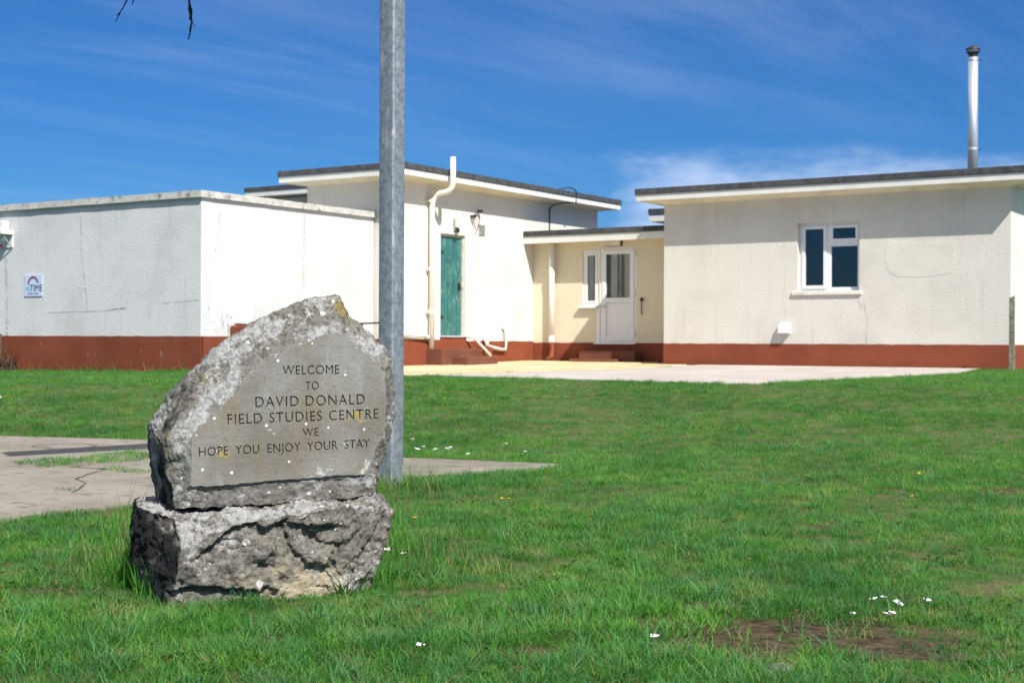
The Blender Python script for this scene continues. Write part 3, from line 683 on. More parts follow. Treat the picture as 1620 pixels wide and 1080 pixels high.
# -- roofs of further wings seen over the others
def wing(s0, s1, t0, t1, zb, zt, label):
    e = building('rear_wing', s0, t0, label)
    bm = bmesh.new(); bx(bm, 0.4, s1 - s0 - .02, 0.4, t1 - t0 - .4, 0, Z(zb - .02)); obj('wall', bm, M['wall_pale'], e)
    mid_ = zb + (zt - zb) * .55
    bm = bmesh.new(); bx(bm, 0, s1 - s0 - .01, 0, t1 - t0, Z(mid_), Z(zt)); r_ = obj('roof', bm, M['felt'], e, bevel=.01)
    bm = bmesh.new(); bx(bm, .02, s1 - s0 - .012, .02, t1 - t0 - .02, Z(zb), Z(mid_) - .001); obj('fascia', bm, M['fascia'], r_)
wing(-22.0, -18.0, 23.0, 29.0, 3.15, 3.355, 'far wing behind the long white block, only its felt roof edge showing')
wing(-16.2, -11.0, 31.0, 37.0, 2.95, 3.26, 'far wing behind the entrance link, only its roof corner showing')

# ------------------------------------------------------------------ things fixed to or standing by the buildings
def bth(name, s, t, ze, label, cat, group=None):
    e = empty(name, W(s, t, ze), TH); tag(e, label, cat, group); return e
# soil pipe up the tall block (local: x = out from wall, y along, z up)
sp_ = bth('soil_pipe', MS, 21.44, -.45, 'white soil vent pipe climbing past the roof edge left of the green door', 'pipe')
H_ = lambda ze: ze + .45
pth = [(.09, 0, 0.0), (.09, 0, H_(2.50))] + arc((.09, 0, H_(2.52)), (.10, .02, H_(2.74)), (.26, .04, H_(2.76)), 6) + arc((.30, .05, H_(2.765)), (.50, .08, H_(2.78)), (.50, .09, H_(2.95)), 6) + [(.50, .09, H_(3.42))]
bm = bmesh.new(); tube(bm, pth, .052, 16); obj('pipe_run', bm, M['pipe'], sp_, smooth=True)
for z_ in (.55, 1.35, 2.62):
    bm = bmesh.new(); tube(bm, [(.09, 0, H_(z_ - .035)), (.09, 0, H_(z_ + .035))], .062, 14); obj('collar', bm, M['pipe'], sp_)
    bm = bmesh.new(); bx(bm, 0.001, .09, -.09, -.06, H_(z_) - .012, H_(z_) + .012); obj('bracket', bm, M['pipe'], sp_)
# low branch pipe running along the wall to the left
bp = bth('waste_pipe', MS, 20.2, -.02, 'white horizontal waste pipe low on the wall left of the soil pipe', 'pipe')
bm = bmesh.new(); tube(bm, [(.07, 0.35, .16), (.07, 1.16, .10)], .03, 12); obj('pipe_run', bm, M['pipe'], bp, smooth=True)
bm = bmesh.new(); tube(bm, [(.07, 1.10, .105), (.07, 1.17, .10)], .04, 12); obj('collar', bm, M['pipe'], bp)
# lamp over the green door
q = bth('wall_lamp', MS, 22.31, 2.12, 'small grey lamp on the wall above the green door', 'lamp')
box('back_plate', (.001, .03, -.07, .07, 0, .24), M['grey_plastic'], q, bevel=.008)
box('lamp_cover', (.031, .10, -.062, .062, .06, .245), M['lamp_glass'], q, bevel=.015)
box('sensor', (.031, .085, -.04, .04, -.03, .05), M['dark_plastic'], q, bevel=.01)
# louvred vent
q = bth('wall_vent', MS, 23.20, 2.10, 'small louvred vent on the wall right of the green door', 'vent')
obj('vent_frame', bx(bmesh.new(), .001, .012, -.115, .115, 0, .22), M['upvc'], q)
for k in range(5):
    bm = bmesh.new(); bx(bm, .013, .036, -.10, .10, .018 + k * .04, .040 + k * .04); obj('slat', bm, M['grey_plastic'], q)
# cable bracket with looped cable
q = bth('cable_bracket', MS, 22.95, 2.34, 'black bracket with a loop of loose cable under the eaves right of the lamp', 'bracket')
bm = bmesh.new(); tube(bm, [(.0, -.12, .10), (.12, -.12, .10)], .025, 8); tube(bm, [(.0, .14, .22), (.10, .14, .22)], .028, 8); tube(bm, [(.05, -.12, .10), (.05, 0, .16), (.05, .14, .22)], .012, 6); obj('bracket_arm', bm, M['black'], q)
bm = bmesh.new(); tube(bm, [(.05 + .01 * math.sin(a * 2), .02 + .085 * math.cos(a), -.02 + .15 * math.sin(a)) for a in np.linspace(0, 6.9, 26)], .007, 6, False); obj('cable_loop', bm, M['black'], q)
# cable over the roof edge at the far end
q = bth('roof_cable', MS, 25.9, 2.1, 'thin dark cable dropping over the roof edge above the entrance link', 'cable')
y0_ = at = 0
bm = bmesh.new(); cz = lambda ze: ze - 2.1
tube(bm, [(.02, -.15, cz(2.28)), (.02, -.15, cz(2.82))] + arc((.02, -.15, cz(2.82)), (.03, -.10, cz(2.95)), (.30, .18, cz(2.96)), 5) + [(.412, .30, cz(2.98)), (.415, .30, cz(3.2))] + arc((.415, .30, cz(3.2)), (.38, .2, cz(3.34)), (.30, -.25, cz(3.21)), 6), .013, 6); obj('cable_run', bm, M['dark_plastic'], q)
# steps and gully at the green door
q = bth('door_steps', MS + .013, 22.0, -.47, 'worn red concrete steps below the green door', 'steps')
box('step', (.0, .36, -.62, .72, 0, .335), M['step'], q, bevel=.015)
box('step', (.361, .70, -.28, .74, 0, .185), M['step'], q, bevel=.015)
q = bth('drain_gully', MS, 23.25, -.46, 'red painted drain gully with white waste pipes beside the steps', 'drain')
box('gully_box', (.014, .17, -.06, .12, 0, .36), M['red'], q, bevel=.012)
bm = bmesh.new(); tube(bm, [(.09, .03, .36), (.09, .03, .44), (.09, -.02, .56)], .045, 10); obj('hopper', bm, M['pipe'], q, smooth=True)
bm = bmesh.new(); tube(bm, [(.05, -.62, .56), (.16, -.52, .53), (.30, -.16, .20), (.20, -.02, .14)], .027, 10); obj('sloping_pipe', bm, M['pipe'], q, smooth=True)
bm = bmesh.new(); tube(bm, [(.10, .10, .37), (.08, .55, .31), (.07, .74, .30), (.05, .78, .42), (.04, .76, .70), (.02, .68, .76)], .028, 10); obj('branch_pipe', bm, M['pipe'], q, smooth=True)
bm = bmesh.new(); tube(bm, [(.10, -.28, .36), (.12, -.1, .32), (.12, .04, .36)], .022, 8); obj('red_pipe', bm, M['red'], q, smooth=True)
# downpipe at the link
q = bth('downpipe', -15.30, LT - .10, -.40, 'cream rainwater downpipe on the entrance link left of the white door', 'pipe')
bm = bmesh.new(); tube(bm, [(0, 0, .37), (0, 0, 2.43)], .055, 16); obj('pipe_run', bm, M['pipe'], q, smooth=True)
for z_ in (.40, 1.75):
    bm = bmesh.new(); tube(bm, [(0, 0, z_), (0, 0, z_ + .12)], .066, 14); obj('collar', bm, M['pipe'], q)
bm = bmesh.new(); tube(bm, [(0, 0, .372), (0, 0, .10), (0, -.14, .03)], .062, 12); obj('shoe', bm, M['red'], q, smooth=True)
# lamp over the white door, pull handle and step
q = bth('bulkhead_light', -13.89, LT, 1.93, 'oblong cream bulkhead light above the white glazed door', 'lamp')
box('back_plate', (-.19, .19, -.03, -.001, .0, .115), M['dark_plastic'], q, bevel=.006)
box('lamp_cover', (-.175, .165, -.085, -.031, .008, .108), M['lamp_glass'], q, bevel=.018)
q = bth('door_hook', -13.25, LT, .55, 'small black hook on the wall right of the white glazed door', 'hook')
bm = bmesh.new(); tube(bm, [(0, -.001, .30), (0, -.05, .30)], .035, 10); tube(bm, [(0, -.04, .28), (0, -.04, .04), (.0, -.02, .0)], .010, 8); obj('hook', bm, M['black'], q)
q = bth('entrance_step', -13.85, LT - .013, -.40, 'low red brown step in front of the white glazed door', 'step')
box('step_block', (-.65, .62, -.34, 0, 0, .225), M['step'], q, bevel=.015)
box('tread_edge', (-.72, .32, -.62, -.341, -.005, .065), M['step'], q, bevel=.012)
# vent hood on the wide block
q = bth('vent_hood', -9.45 * KR, RT * KR, .155 * KR, 'white plastic vent hood on the wall below and left of the window', 'vent')
bm = bmesh.new()
vs = [bm.verts.new(c_) for c_ in ((-.10, 0, 0), (.10, 0, 0), (.10, -.13, .015), (-.10, -.13, .015), (-.10, 0, .19), (.10, 0, .19), (.10, -.085, .175), (-.10, -.085, .175))]
for f in ((0, 1, 2, 3), (7, 6, 5, 4), (3, 2, 6, 7), (0, 3, 7, 4), (1, 5, 6, 2), (0, 4, 5, 1)): bm.faces.new([vs[i] for i in f])
obj('hood', bm, M['upvc'], q, bevel=.008)
box('flange', (-.115, .115, -.012, -.001, .19, .205), M['upvc'], q)
# flue
FX = ray(1539, 263) * 0
d_ = ray(1539, 200); kk = 26.0 / (d_.x * VS.x + d_.y * VS.y)
fp = d_ * kk
q = empty('stove_flue', (fp.x, fp.y, EYE + 2.80)); tag(q, 'tall shiny stainless steel flue with a black cowl on the right roof', 'flue')
FD = fp.y; htop = (541 + 3 - 92) / 2250 * FD - 2.80
bm = bmesh.new(); tube(bm, [(0, 0, 0), (0, 0, htop)], .088, 24); obj('flue_pipe', bm, M['flue'], q, smooth=True)
for z_ in (.03, .68, htop - .06):
    bm = bmesh.new(); tube(bm, [(0, 0, z_), (0, 0, z_ + .035)], .095, 20); o_ = obj('band', bm, M['flue'], q)
    bm = bmesh.new(); tube(bm, [(.10, -.03, z_ + .018), (.14, -.03, z_ + .018)], .012, 6); obj('clip', bm, M['dark_plastic'], o_)
bm = bmesh.new(); tube(bm, [(0, 0, htop), (0, 0, htop + .05), (0, 0, htop + .09), (0, 0, htop + .10)], .1, 20, True, [.07, .075, .12, .12]); obj('cowl_neck', bm, M['dark_plastic'], q)
bm = bmesh.new(); tube(bm, [(0, 0, htop + .10), (0, 0, htop + .135)], .092, 20); obj('cowl_ring', bm, M['flue'], q)
bm = bmesh.new(); tube(bm, [(0, 0, htop + .136), (0, 0, htop + .165), (0, 0, htop + .225)], .1, 20, True, [.128, .122, .02]); obj('cowl_cap', bm, M['black'], q)
box('flashing', (-.16, .16, -.16, .16, .01, .05), M['felt'], q)
# timber post by the right corner
gq = gp(1600, 588); pp = ray(1601, 540) * 22.6
q = empty('timber_post', (pp.x, pp.y, gz(pp.x, pp.y) - .1), TH); tag(q, 'short weathered timber post standing by the right corner of the wide block', 'post')
bm = bmesh.new(); bx(bm, -.038, .038, -.038, .038, 0, 1.27)
bmesh.ops.subdivide_edges(bm, edges=bm.edges[:], cuts=7, use_grid_fill=True)
for v in bm.verts: v.co.x += .006 * noise.noise(v.co * 8); v.co.y += .006 * noise.noise(v.co * 8 + Vector((5, 0, 0))); v.co.z += (.02 * v.co.x / .038 if v.co.z > 1.25 else 0)
obj('post_shaft', bm, M['post_wood'], q)
# red block against the sunny side of the long low block, and the black handrail
q = bth('red_block', S0 + .013, 16.79, -.50, 'red painted masonry block standing against the side of the long low block', 'block')
bm = bmesh.new(); bx(bm, .0, .52, -.0, .50, 0, .745); obj('block_body', bm, M['red'], q, bevel=.03)
bm = bmesh.new(); bx(bm, .05, .46, .05, .42, .747, .77)
bmesh.ops.subdivide_edges(bm, edges=bm.edges[:], cuts=6, use_grid_fill=True)
for v in bm.verts: v.co.z += .02 * noise.noise(v.co * 14)
obj('moss_cap', bm, M['brown_weed'], q)
q = bth('handrail', -15.85, 19.45, -.44, 'thin black metal handrail standing behind the inscribed stone', 'railing')
for (x_, y_) in ((-.25, 0), (.05, .02), (.5, .05)):
    bm = bmesh.new(); tube(bm, [(x_, y_, 0), (x_, y_, .74)], .020, 8); obj('upright', bm, M['black'], q)
bm = bmesh.new(); tube(bm, [(-.55, -.02, .735), (-.25, 0, .745), (.05, .02, .75), (.5, .05, .76)], .016, 8); obj('top_rail', bm, M['black'], q)
# security light at the far left
q = bth('security_light', -21.05, T0, 1.60, 'white security light and sensor on a bracket at the top left of the low block', 'lamp')
box('back_plate', (-.22, .10, -.02, -.001, .02, .30), M['upvc'], q)
box('shelf', (-.30, .12, -.26, -.021, .24, .31), M['upvc'], q, bevel=.008)
box('lamp_head', (-.12, .06, -.20, -.06, .312, .48), M['upvc'], q, bevel=.015)
box('lens', (-.135, -.121, -.18, -.07, .33, .46), M['dark_plastic'], q)
bm = bmesh.new(); tube(bm, [(-.02, -.12, .24), (-.03, -.13, .12)], .035, 10); obj('sensor', bm, M['upvc'], q)
bm = bmesh.new(); tube(bm, [(-.10, -.10, .02), (-.10, -.10, .07)], .03, 10); obj('indicator', bm, M['red_plastic'], q)
bm = bmesh.new(); tube(bm, [(.08, -.02, .23), (.0, -.18, .23)], .014, 6); tube(bm, [(.08, -.02, .02), (.07, -.22, .24)], .012, 6); obj('brace', bm, M['grey_plastic'], q)
# sign board on the low block
def text_mesh(body, size, mat_, parent, name, loc, rot, spacing=1.0, extrude=0.0008, align='LEFT'):
    cu = bpy.data.curves.new('lettering', 'FONT'); cu.body = body; cu.size = size; cu.space_character = spacing; cu.extrude = extrude; cu.align_x = align
    o_ = bpy.data.objects.new('lettering', cu); COL.objects.link(o_)
    me = bpy.data.meshes.new_from_object(o_.evaluated_get(bpy.context.evaluated_depsgraph_get()))
    bpy.data.objects.remove(o_); me.materials.clear(); me.materials.append(mat_)
    o2 = bpy.data.objects.new(name, me); COL.objects.link(o2); o2.parent = parent; o2.location = loc; o2.rotation_euler = rot
    return o2
q = bth('wall_sign', -20.635, T0, .752, 'small square pale blue sign reading MY TIME under a coloured arch', 'sign')
SWd, SHt = .475, .375
sgn = plain('pale blue sign face', (0.50, 0.60, 0.78), 0.4, 0, .03, 4)
box('board', (0, SWd, -.014, -.001, 0, SHt), sgn, q, bevel=.002)
M['navy'] = plain('navy print', (0.016, 0.022, 0.07), .5); M['mint'] = plain('green print', (0.10, 0.42, 0.25), .5); M['crim'] = plain('maroon print', (0.16, 0.02, 0.03), .5)
text_mesh('TIME', .165, M['navy'], q, 'lettering', (.145, -.0155, .088), (rad(90), 0, 0), .98)
text_mesh('my', .12, M['mint'], q, 'lettering', (.035, -.0155, .105), (rad(90), 0, 0), .9)
text_mesh('YOUNG CARERS', .036, M['navy'], q, 'lettering', (.09, -.0155, .035), (rad(90), 0, 0), 1.1)
for rr, mt in ((.145, 'crim'), (.132, 'red_plastic'), (.119, 'navy')):
    bm = bmesh.new(); prev = None
    for a in np.linspace(rad(12), rad(178), 26):
        i_ = bm.verts.new((.235 + (rr - .012) * math.cos(a), -.0158, .205 + (rr - .012) * math.sin(a))); o_ = bm.verts.new((.235 + rr * math.cos(a), -.0158, .205 + rr * math.sin(a)))
        if prev: bm.faces.new((prev[0], prev[1], o_, i_))
        prev = (i_, o_)
    obj('arch_stripe', bm, M[mt], q)

# ------------------------------------------------------------------ basketball post
PB = gp(616, 771); PB = Vector((ray(618, 771).x * 7.75, 7.75, 0)); PB.z = gz(PB.x, PB.y)
q = empty('basketball_post', PB); tag(q, 'tall square galvanised steel post rising out of the frame behind the inscribed stone', 'post')
bm = bmesh.new(); hw = .052
ang = rad(35.5)
prof = []
for k in range(4):
    for j in range(4):
        a = rad(90) * k + rad(30) * j; cx_, cy_ = (hw - .012) * (1 if k in (0, 3) else -1), (hw - .012) * (1 if k in (0, 1) else -1)
        x_, y_ = cx_ + .012 * math.cos(a), cy_ + .012 * math.sin(a)
        prof.append((x_ * math.cos(-ang) - y_ * math.sin(-ang), x_ * math.sin(-ang) + y_ * math.cos(-ang)))
hs_ = [-.2, 0, .6, 1.2, 1.8, 2.4, 3.0, 3.45]
rg = [[bm.verts.new((x, y, z)) for x, y in prof] for z in hs_]
for a_, b_ in zip(rg, rg[1:]):
    for k in range(16): bm.faces.new((a_[k], a_[(k + 1) % 16], b_[(k + 1) % 16], b_[k]))
bm.faces.new(rg[-1])
po = obj('steel_post', bm, M['galv'], q)
for p_ in po.data.polygons: p_.use_smooth = True
RC = Vector((-1.98, 7.95, 3.05)) - PB
bm = bmesh.new(); tube(bm, [(0, 0, 3.30), Vector((-1.58, 7.63, 3.20)) - PB], .035, 8); tube(bm, [(0, 0, 2.95), Vector((-1.58, 7.63, 3.10)) - PB], .025, 8); obj('arm', bm, M['galv'], q)
bm = bmesh.new(); a_, b_ = Vector((-2.10, 7.11, 0)), Vector((-1.16, 8.05, 0)); nn = Vector((.707, -.707, 0)) * .018
for zz in (2.98, 3.36):
    for p_ in (a_, b_):
        for s_ in (1, -1): bm.verts.new(Vector((p_.x, p_.y, zz)) + nn * s_ - Vector((PB.x, PB.y, PB.z)))
bmesh.ops.convex_hull(bm, input=bm.verts[:]); obj('backboard', bm, M['board_face'], q)
bm = bmesh.new(); tube(bm, [RC + Vector((.225 * math.cos(a), .225 * math.sin(a), 0)) for a in np.linspace(0, 2 * math.pi, 33)], .010, 8, False)
tube(bm, [RC + Vector((.16, -.16, 0)), Vector((-1.63, 7.60, 3.06)) - PB], .016, 8); obj('rim', bm, M['red_plastic'], q)
def strand(pxs, Yd, r0):
    pts = []
    for (x, y) in pxs:
        d = ray(x, y) * Yd; pts.append(Vector((d.x, d.y, d.z + EYE)) - PB)
    return pts
def to_rim(x): # drop from the ring above the frame
    return None
def net(pxl, Yd, r, name='net_strand'):
    bm = bmesh.new()
    for px_, rr in pxl: tube(bm, strand(px_, Yd, rr), rr, 6, True, [rr * (1 - .55 * i / max(1, len(px_) - 1)) for i in range(len(px_))])
    obj(name, bm, M['net'], q)
net([([(297, -125), (298, -60), (299, 0), (300, 12), (302, 26), (303, 34), (302, 46), (300, 55), (297.5, 63)], .0075), ([(299, 2), (301, 10), (303.5, 17), (303, 28), (304, 33)], .006), ([(300, 3), (299, 13), (300, 24), (303, 32)], .0045),
     ([(301, 26), (299.5, 30), (303, 34)], .006), ([(304, 34), (306, 38), (308.5, 44)], .003), ([(298.5, 3), (298.5, 10), (297.5, 20)], .003), ([(303, 36), (300.5, 44), (299.5, 51)], .004)], 8.1, .006)
net([([(214, -125), (207, -20), (201, 0), (195, 12), (190, 20), (184.5, 25)], .0055), ([(190, 20), (187, 27), (182.5, 36)], .004)], 7.85, .005)
net([([(222, -125), (213, -20), (211.5, 0), (210, 5), (209, 8)], .005)], 7.85, .005)

# ------------------------------------------------------------------ inscribed stone on its boulder
PHI = rad(22)
P0 = ray(440, 700) * 4.5; P0.z = 0
AX = Vector((math.cos(PHI), math.sin(PHI), 0)); NO = Vector((math.sin(PHI), -math.cos(PHI), 0))
def pl(x, y, b=0.0):
    """point seen at (x, y) on the upright plane b metres behind the stone's face, in the stone's own axes"""
    d = ray(x, y); k = (P0.dot(NO) - b) / d.dot(NO); v = d * k - P0
    return Vector((v.dot(AX), b, v.z + EYE))
def voxel_stone(name, pts, vox, parent, disp, mat_, post=None):
    bm = bmesh.new()
    for part in pts:
        b2 = bmesh.new()
        for p_ in part: b2.verts.new(p_)
        bmesh.ops.convex_hull(b2, input=b2.verts[:])
        bmesh.ops.delete(b2, geom=[v for v in b2.verts if not v.link_faces], context='VERTS')
        bmesh.ops.recalc_face_normals(b2, faces=b2.faces[:])
        b2.verts.index_update(); vm = [bm.verts.new(v.co) for v in b2.verts]
        for f_ in b2.faces: bm.faces.new([vm[v.index] for v in f_.verts])
        b2.free()
    tmp = obj(name, bm, None)
    md = tmp.modifiers.new('r', 'REMESH'); md.mode = 'VOXEL'; md.voxel_size = vox
    me = bpy.data.meshes.new_from_object(tmp.evaluated_get(bpy.context.evaluated_depsgraph_get()))
    bpy.data.objects.remove(tmp)
    n = len(me.vertices); co = np.empty(n * 3, np.float32); me.vertices.foreach_get('co', co); co = co.reshape(-1, 3)
    no = np.empty(n * 3, np.float32); me.vertex_normals.foreach_get('vector', no); no = no.reshape(-1, 3)
    attrs = {'groove': np.zeros(n, np.float32), 'shade_crust': np.zeros(n, np.float32), 'bare': np.zeros(n, np.float32), 'pale': np.zeros(n, np.float32), 'near': np.zeros(n, np.float32)}
    new = disp(co, no, attrs)
    me.vertices.foreach_set('co', new.astype(np.float32).ravel()); me.update()
    for k_, v_ in attrs.items():
        a = me.attributes.new(k_, 'FLOAT', 'POINT'); a.data.foreach_set('value', v_)
    me.materials.clear(); me.materials.append(mat_)
    for p_ in me.polygons: p_.use_smooth = True
    o_ = bpy.data.objects.new(name, me); COL.objects.link(o_); o_.parent = parent
    return o_
def fbm(co, scale, octv=4, off=0.0, H=0.9):
    return np.array([noise.fractal(Vector((float(c_[0]) * scale + off, float(c_[1]) * scale, float(c_[2]) * scale)), H, 2.0, octv) for c_ in co])
def ridged(co, scale, off=0.0):
    return np.array([1 - abs(noise.noise(Vector((float(c_[0]) * scale + off, float(c_[1]) * scale, float(c_[2]) * scale)))) * 2 for c_ in co])
def cellular(co, scale, off=0.0):
    return np.array([noise.noise(Vector((float(c_[0]) * scale + off, float(c_[1]) * scale, float(c_[2]) * scale)), noise_basis='VORONOI_F2F1') for c_ in co])

PANEL = [(301, 767), (302, 720), (303, 693), (318, 674), (345, 650), (369, 628), (386, 603), (402, 584), (428, 569), (453, 555), (476, 546), (496, 537), (515, 529), (534, 525), (545, 531), (556, 541), (571, 552), (587, 566), (600, 580), (609, 593), (611, 629), (611, 650), (608, 668), (595, 709), (586, 730), (578, 750),
         (548, 751), (520, 752), (495, 756), (465, 757), (441, 758), (412, 761), (381, 765), (350, 767), (325, 770)]
panel2 = []
for (a, b), (c_, d) in zip(PANEL, PANEL[1:] + PANEL[:1]):
    for k in range(4):
        x_, y_ = a + (c_ - a) * k / 4, b + (d - b) * k / 4
        panel2.append((x_ + 2.2 * noise.noise(Vector((x_ * .09, y_ * .09, 0))) + 1.6 * noise.noise(Vector((x_ * .3, y_ * .3, 2))), y_ + 2.2 * noise.noise(Vector((x_ * .09, y_ * .09, 7))) + 1.6 * noise.noise(Vector((x_ * .3, y_ * .3, 5)))))
pan = [pl(*q_) for q_ in panel2]
stone = empty('inscribed_stone', P0, PHI); tag(stone, 'pointed lichened limestone slab with a carved welcome inscription', 'stone')
front = [pl(x, y, .004) for x, y in PANEL]
outl = [(228, 672, .27), (231, 706, .27), (237, 736, .27), (239, 762, .27), (243, 798, .25), (236, 658, .24), (262, 624, .21), (300, 584, .19), (355, 537, .16), (420, 496, .14), (489, 469, .12), (520, 464, .12), (541, 462, .12),
        (551, 495, .12), (588, 526, .10), (612, 545, .09), (624, 566, .075), (629, 612, .06), (628, 660, .055), (617, 706, .05), (606, 738, .045), (598, 778, .04),
        (252, 700, .06), (262, 690, .04), (268, 745, .04), (275, 806, .035), (297, 760, .012), (300, 700, .012), (290, 806, .02), (430, 800, .012), (590, 786, .012), (600, 640, .006)]
outp = [pl(*q_) for q_ in outl]
back = []
for (x, y, b) in outl[:22]:
    v = pl(x, y, b); back.append(Vector((v.x * .93 + (.0 if v.x > 0 else -.0), .36, v.z - .02 if v.z > .5 else v.z)))
# letters are cut right through the thin face skin, dark stone shows at the bottom of the cut
pax = np.array([v.x for v in pan]); 
panxz = [(v.x, v.z) for v in pan]
def dist_poly(poly, X, Z_):
    dmin = np.full(X.shape, 1e9)
    for (x1, y1), (x2, y2) in zip(poly, poly[1:] + poly[:1]):
        ex, ey = x2 - x1, y2 - y1; l2 = ex * ex + ey * ey + 1e-12
        t_ = np.clip(((X - x1) * ex + (Z_ - y1) * ey) / l2, 0, 1)
        dmin = np.minimum(dmin, np.hypot(X - x1 - t_ * ex, Z_ - y1 - t_ * ey))
    return dmin
def disp_top(co, no, at_):
    ins = inpoly(panxz, co[:, 0], co[:, 2]); dp = dist_poly(panxz, co[:, 0], co[:, 2])
    frontish = (no[:, 1] < -.5) & (co[:, 1] < .06)
    out_ = (1 - ins.astype(float)) * np.clip(dp / .02, 0, 1); out_[~frontish] = 1
    d1 = fbm(co, 9, 4); d2 = fbm(co, 34, 4, 3.3); cell = cellular(co, 16, 1.7)
    # tooling hollows along the sloping chamfer
    d3 = fbm(co, 80, 3, 6.6, .6)
    amt = (.0065 * d1 + .0055 * d2 + .0026 * d3 - .006 * np.clip(.25 - cell, 0, 1) - .003) * out_
    new = co + no * amt[:, None]
    below = frontish & (~ins) & (co[:, 2] < .37) & (co[:, 0] > panxz[0][0] - .02) & (co[:, 0] < .27)
    new[below, 1] = np.maximum(new[below, 1], .010 + .006 * d1[below] + .012 * np.clip((.335 - co[below, 2]) / .04, 0, 1) * 0)
    m_in = frontish & ins & (dp > .004)
    new[m_in, 1] = .0075; at_['groove'][m_in] = 1
    edge_in = frontish & ins & (dp <= .004); new[edge_in, 1] = np.maximum(new[edge_in, 1], .0035)
    nearout = frontish & (~ins) & (dp < .012); new[nearout, 1] = np.maximum(new[nearout, 1], .0015)
    lf = np.clip((-no[:, 0] - .55) / .25, 0, 1); at_['shade_crust'] = (lf * np.clip(.62 + 1.6 * d1 - .6 * np.clip((co[:, 2] - .45) / .2, 0, 1) * 0, 0, 1) * np.clip((.80 - co[:, 2]) / .2, 0, 1)).astype(np.float32)  # left-facing side painted dark, deepening its shade
    at_['near'] = (np.clip(1.3 - dp / .06, 0, 1) * np.clip((-no[:, 1] - .35) / .3, 0, 1) * (~ins)).astype(np.float32)
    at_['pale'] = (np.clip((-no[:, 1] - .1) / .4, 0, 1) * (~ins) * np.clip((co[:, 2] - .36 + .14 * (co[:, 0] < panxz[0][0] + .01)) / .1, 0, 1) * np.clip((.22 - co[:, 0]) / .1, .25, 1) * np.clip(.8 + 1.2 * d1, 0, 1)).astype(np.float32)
    return new
def half(keep):
    r = [pl(x, y, .004) for x, y in PANEL if keep(x)]
    for i, (x, y, b) in enumerate(outl):
        if keep(x): 
            r.append(outp[i])
            if i < 22: r.append(back[i])
    return r
hullA = half(lambda x: x < 553) + [pl(552, y, b) for y, b in ((492, .12), (760, .012), (790, .012), (790, .34))] + [Vector((pl(551, 492, .12).x, .34, pl(551, 496, .12).z))]
hullB = [v for v in half(lambda x: x > 545)] + [pl(500, y, b) for y, b in ((560, .004), (755, .004), (790, .012), (790, .34), (540, .10), (540, .34))]
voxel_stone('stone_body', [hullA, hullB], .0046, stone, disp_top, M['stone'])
# face skin with letters cut out
LINES = [('WELCOME', 447, 592.3, 537, 590.8, 15.0), ('TO', 483, 616.3, 504.5, 615.6, 13.5), ('DAVID DONALD', 404, 644, 577, 639, 17.5), ('FIELD STUDIES CENTRE', 360, 671, 599, 661.5, 17), ('WE', 479, 690, 504, 689, 13.5), ('HOPE YOU ENJOY YOUR STAY', 315, 721.5, 585, 707.5, 15)]
dg = bpy.context.evaluated_depsgraph_get
loops = [[Vector((v.x, v.z)) for v in pan]]
for li, (body, x0, y0, x1, y1, cap) in enumerate(LINES):
    a, b = pl(x0, y0), pl(x1, y1); up_ = pl(x0, y0 - cap) - a
    caph = up_.z; wid = math.hypot(b.x - a.x, b.z - a.z); angl = math.atan2(b.z - a.z, b.x - a.x)
    SW_ = 1.9 if body.startswith('HOPE') else (1.25 if body.startswith('FIELD') else .9)
    def text_splines(sp_):
        tcu = bpy.data.curves.new('lettering', 'FONT'); tcu.body = body; tcu.size = caph / .729; tcu.space_character = sp_; tcu.space_word = SW_; tcu.offset = -.0006
        to = bpy.data.objects.new('lettering', tcu); COL.objects.link(to)
        d_ = dg(); cv = to.evaluated_get(d_).to_curve(d_)
        R_ = [([tuple(Vector((c9.x * XS_, c9.y, 0)) for c9 in (bp_.co, bp_.handle_left, bp_.handle_right)) for bp_ in sp__.bezier_points]) for sp__ in cv.splines]
        to.evaluated_get(d_).to_curve_clear(); bpy.data.objects.remove(to); bpy.data.curves.remove(tcu)
        xs_ = [c_[0].x for s in R_ for c_ in s]; return R_, min(xs_), max(xs_)
    XS_ = .90; lo_, hi_ = 1.06, 3.0
    while text_splines(1.06)[2] - text_splines(1.06)[1] > wid: XS_ *= .97
    for _ in range(14):
        mid_ = (lo_ + hi_) / 2; R_, mn, mxx = text_splines(mid_)
        if mxx - mn > wid: hi_ = mid_
        else: lo_ = mid_
    ca, sa = math.cos(angl), math.sin(angl)
    def tf(c_): return Vector((a.x + (c_.x - mn) * ca - c_.y * sa, a.z + (c_.x - mn) * sa + c_.y * ca, 0))
    for s in R_:
        lp = []
        for (c0, _, hr), (c1, hl, _) in zip(s, s[1:] + s[:1]):
            st_ = ((c1 - c0).cross(hr - c0).length < 1e-9) and ((c1 - c0).cross(hl - c1).length < 1e-9)
            q9 = geometry.interpolate_bezier(tf(c0), tf(hr), tf(hl), tf(c1), 2 if st_ else 6)[:-1]
            lp += [Vector((p_.x, p_.y)) for p_ in q9]
        lp2 = [lp[0]]
        for p_ in lp[1:]:
            if (p_ - lp2[-1]).length > 1e-5: lp2.append(p_)
        if (lp2[0] - lp2[-1]).length < 1e-5: lp2.pop()
        loops.append(lp2)
vs2, ed2 = [], []
for lp in loops:
    n0 = len(vs2); vs2 += lp; ed2 += [(n0 + k, n0 + (k + 1) % len(lp)) for k in range(len(lp))]
cv_, ce_, cf_, *_r = geometry.delaunay_2d_cdt(vs2, ed2, [], 0, 1e-6)
cen = np.array([[sum(cv_[k].x for k in f_) / 3, sum(cv_[k].y for k in f_) / 3] for f_ in cf_])
keep_ = np.zeros(len(cen), bool)
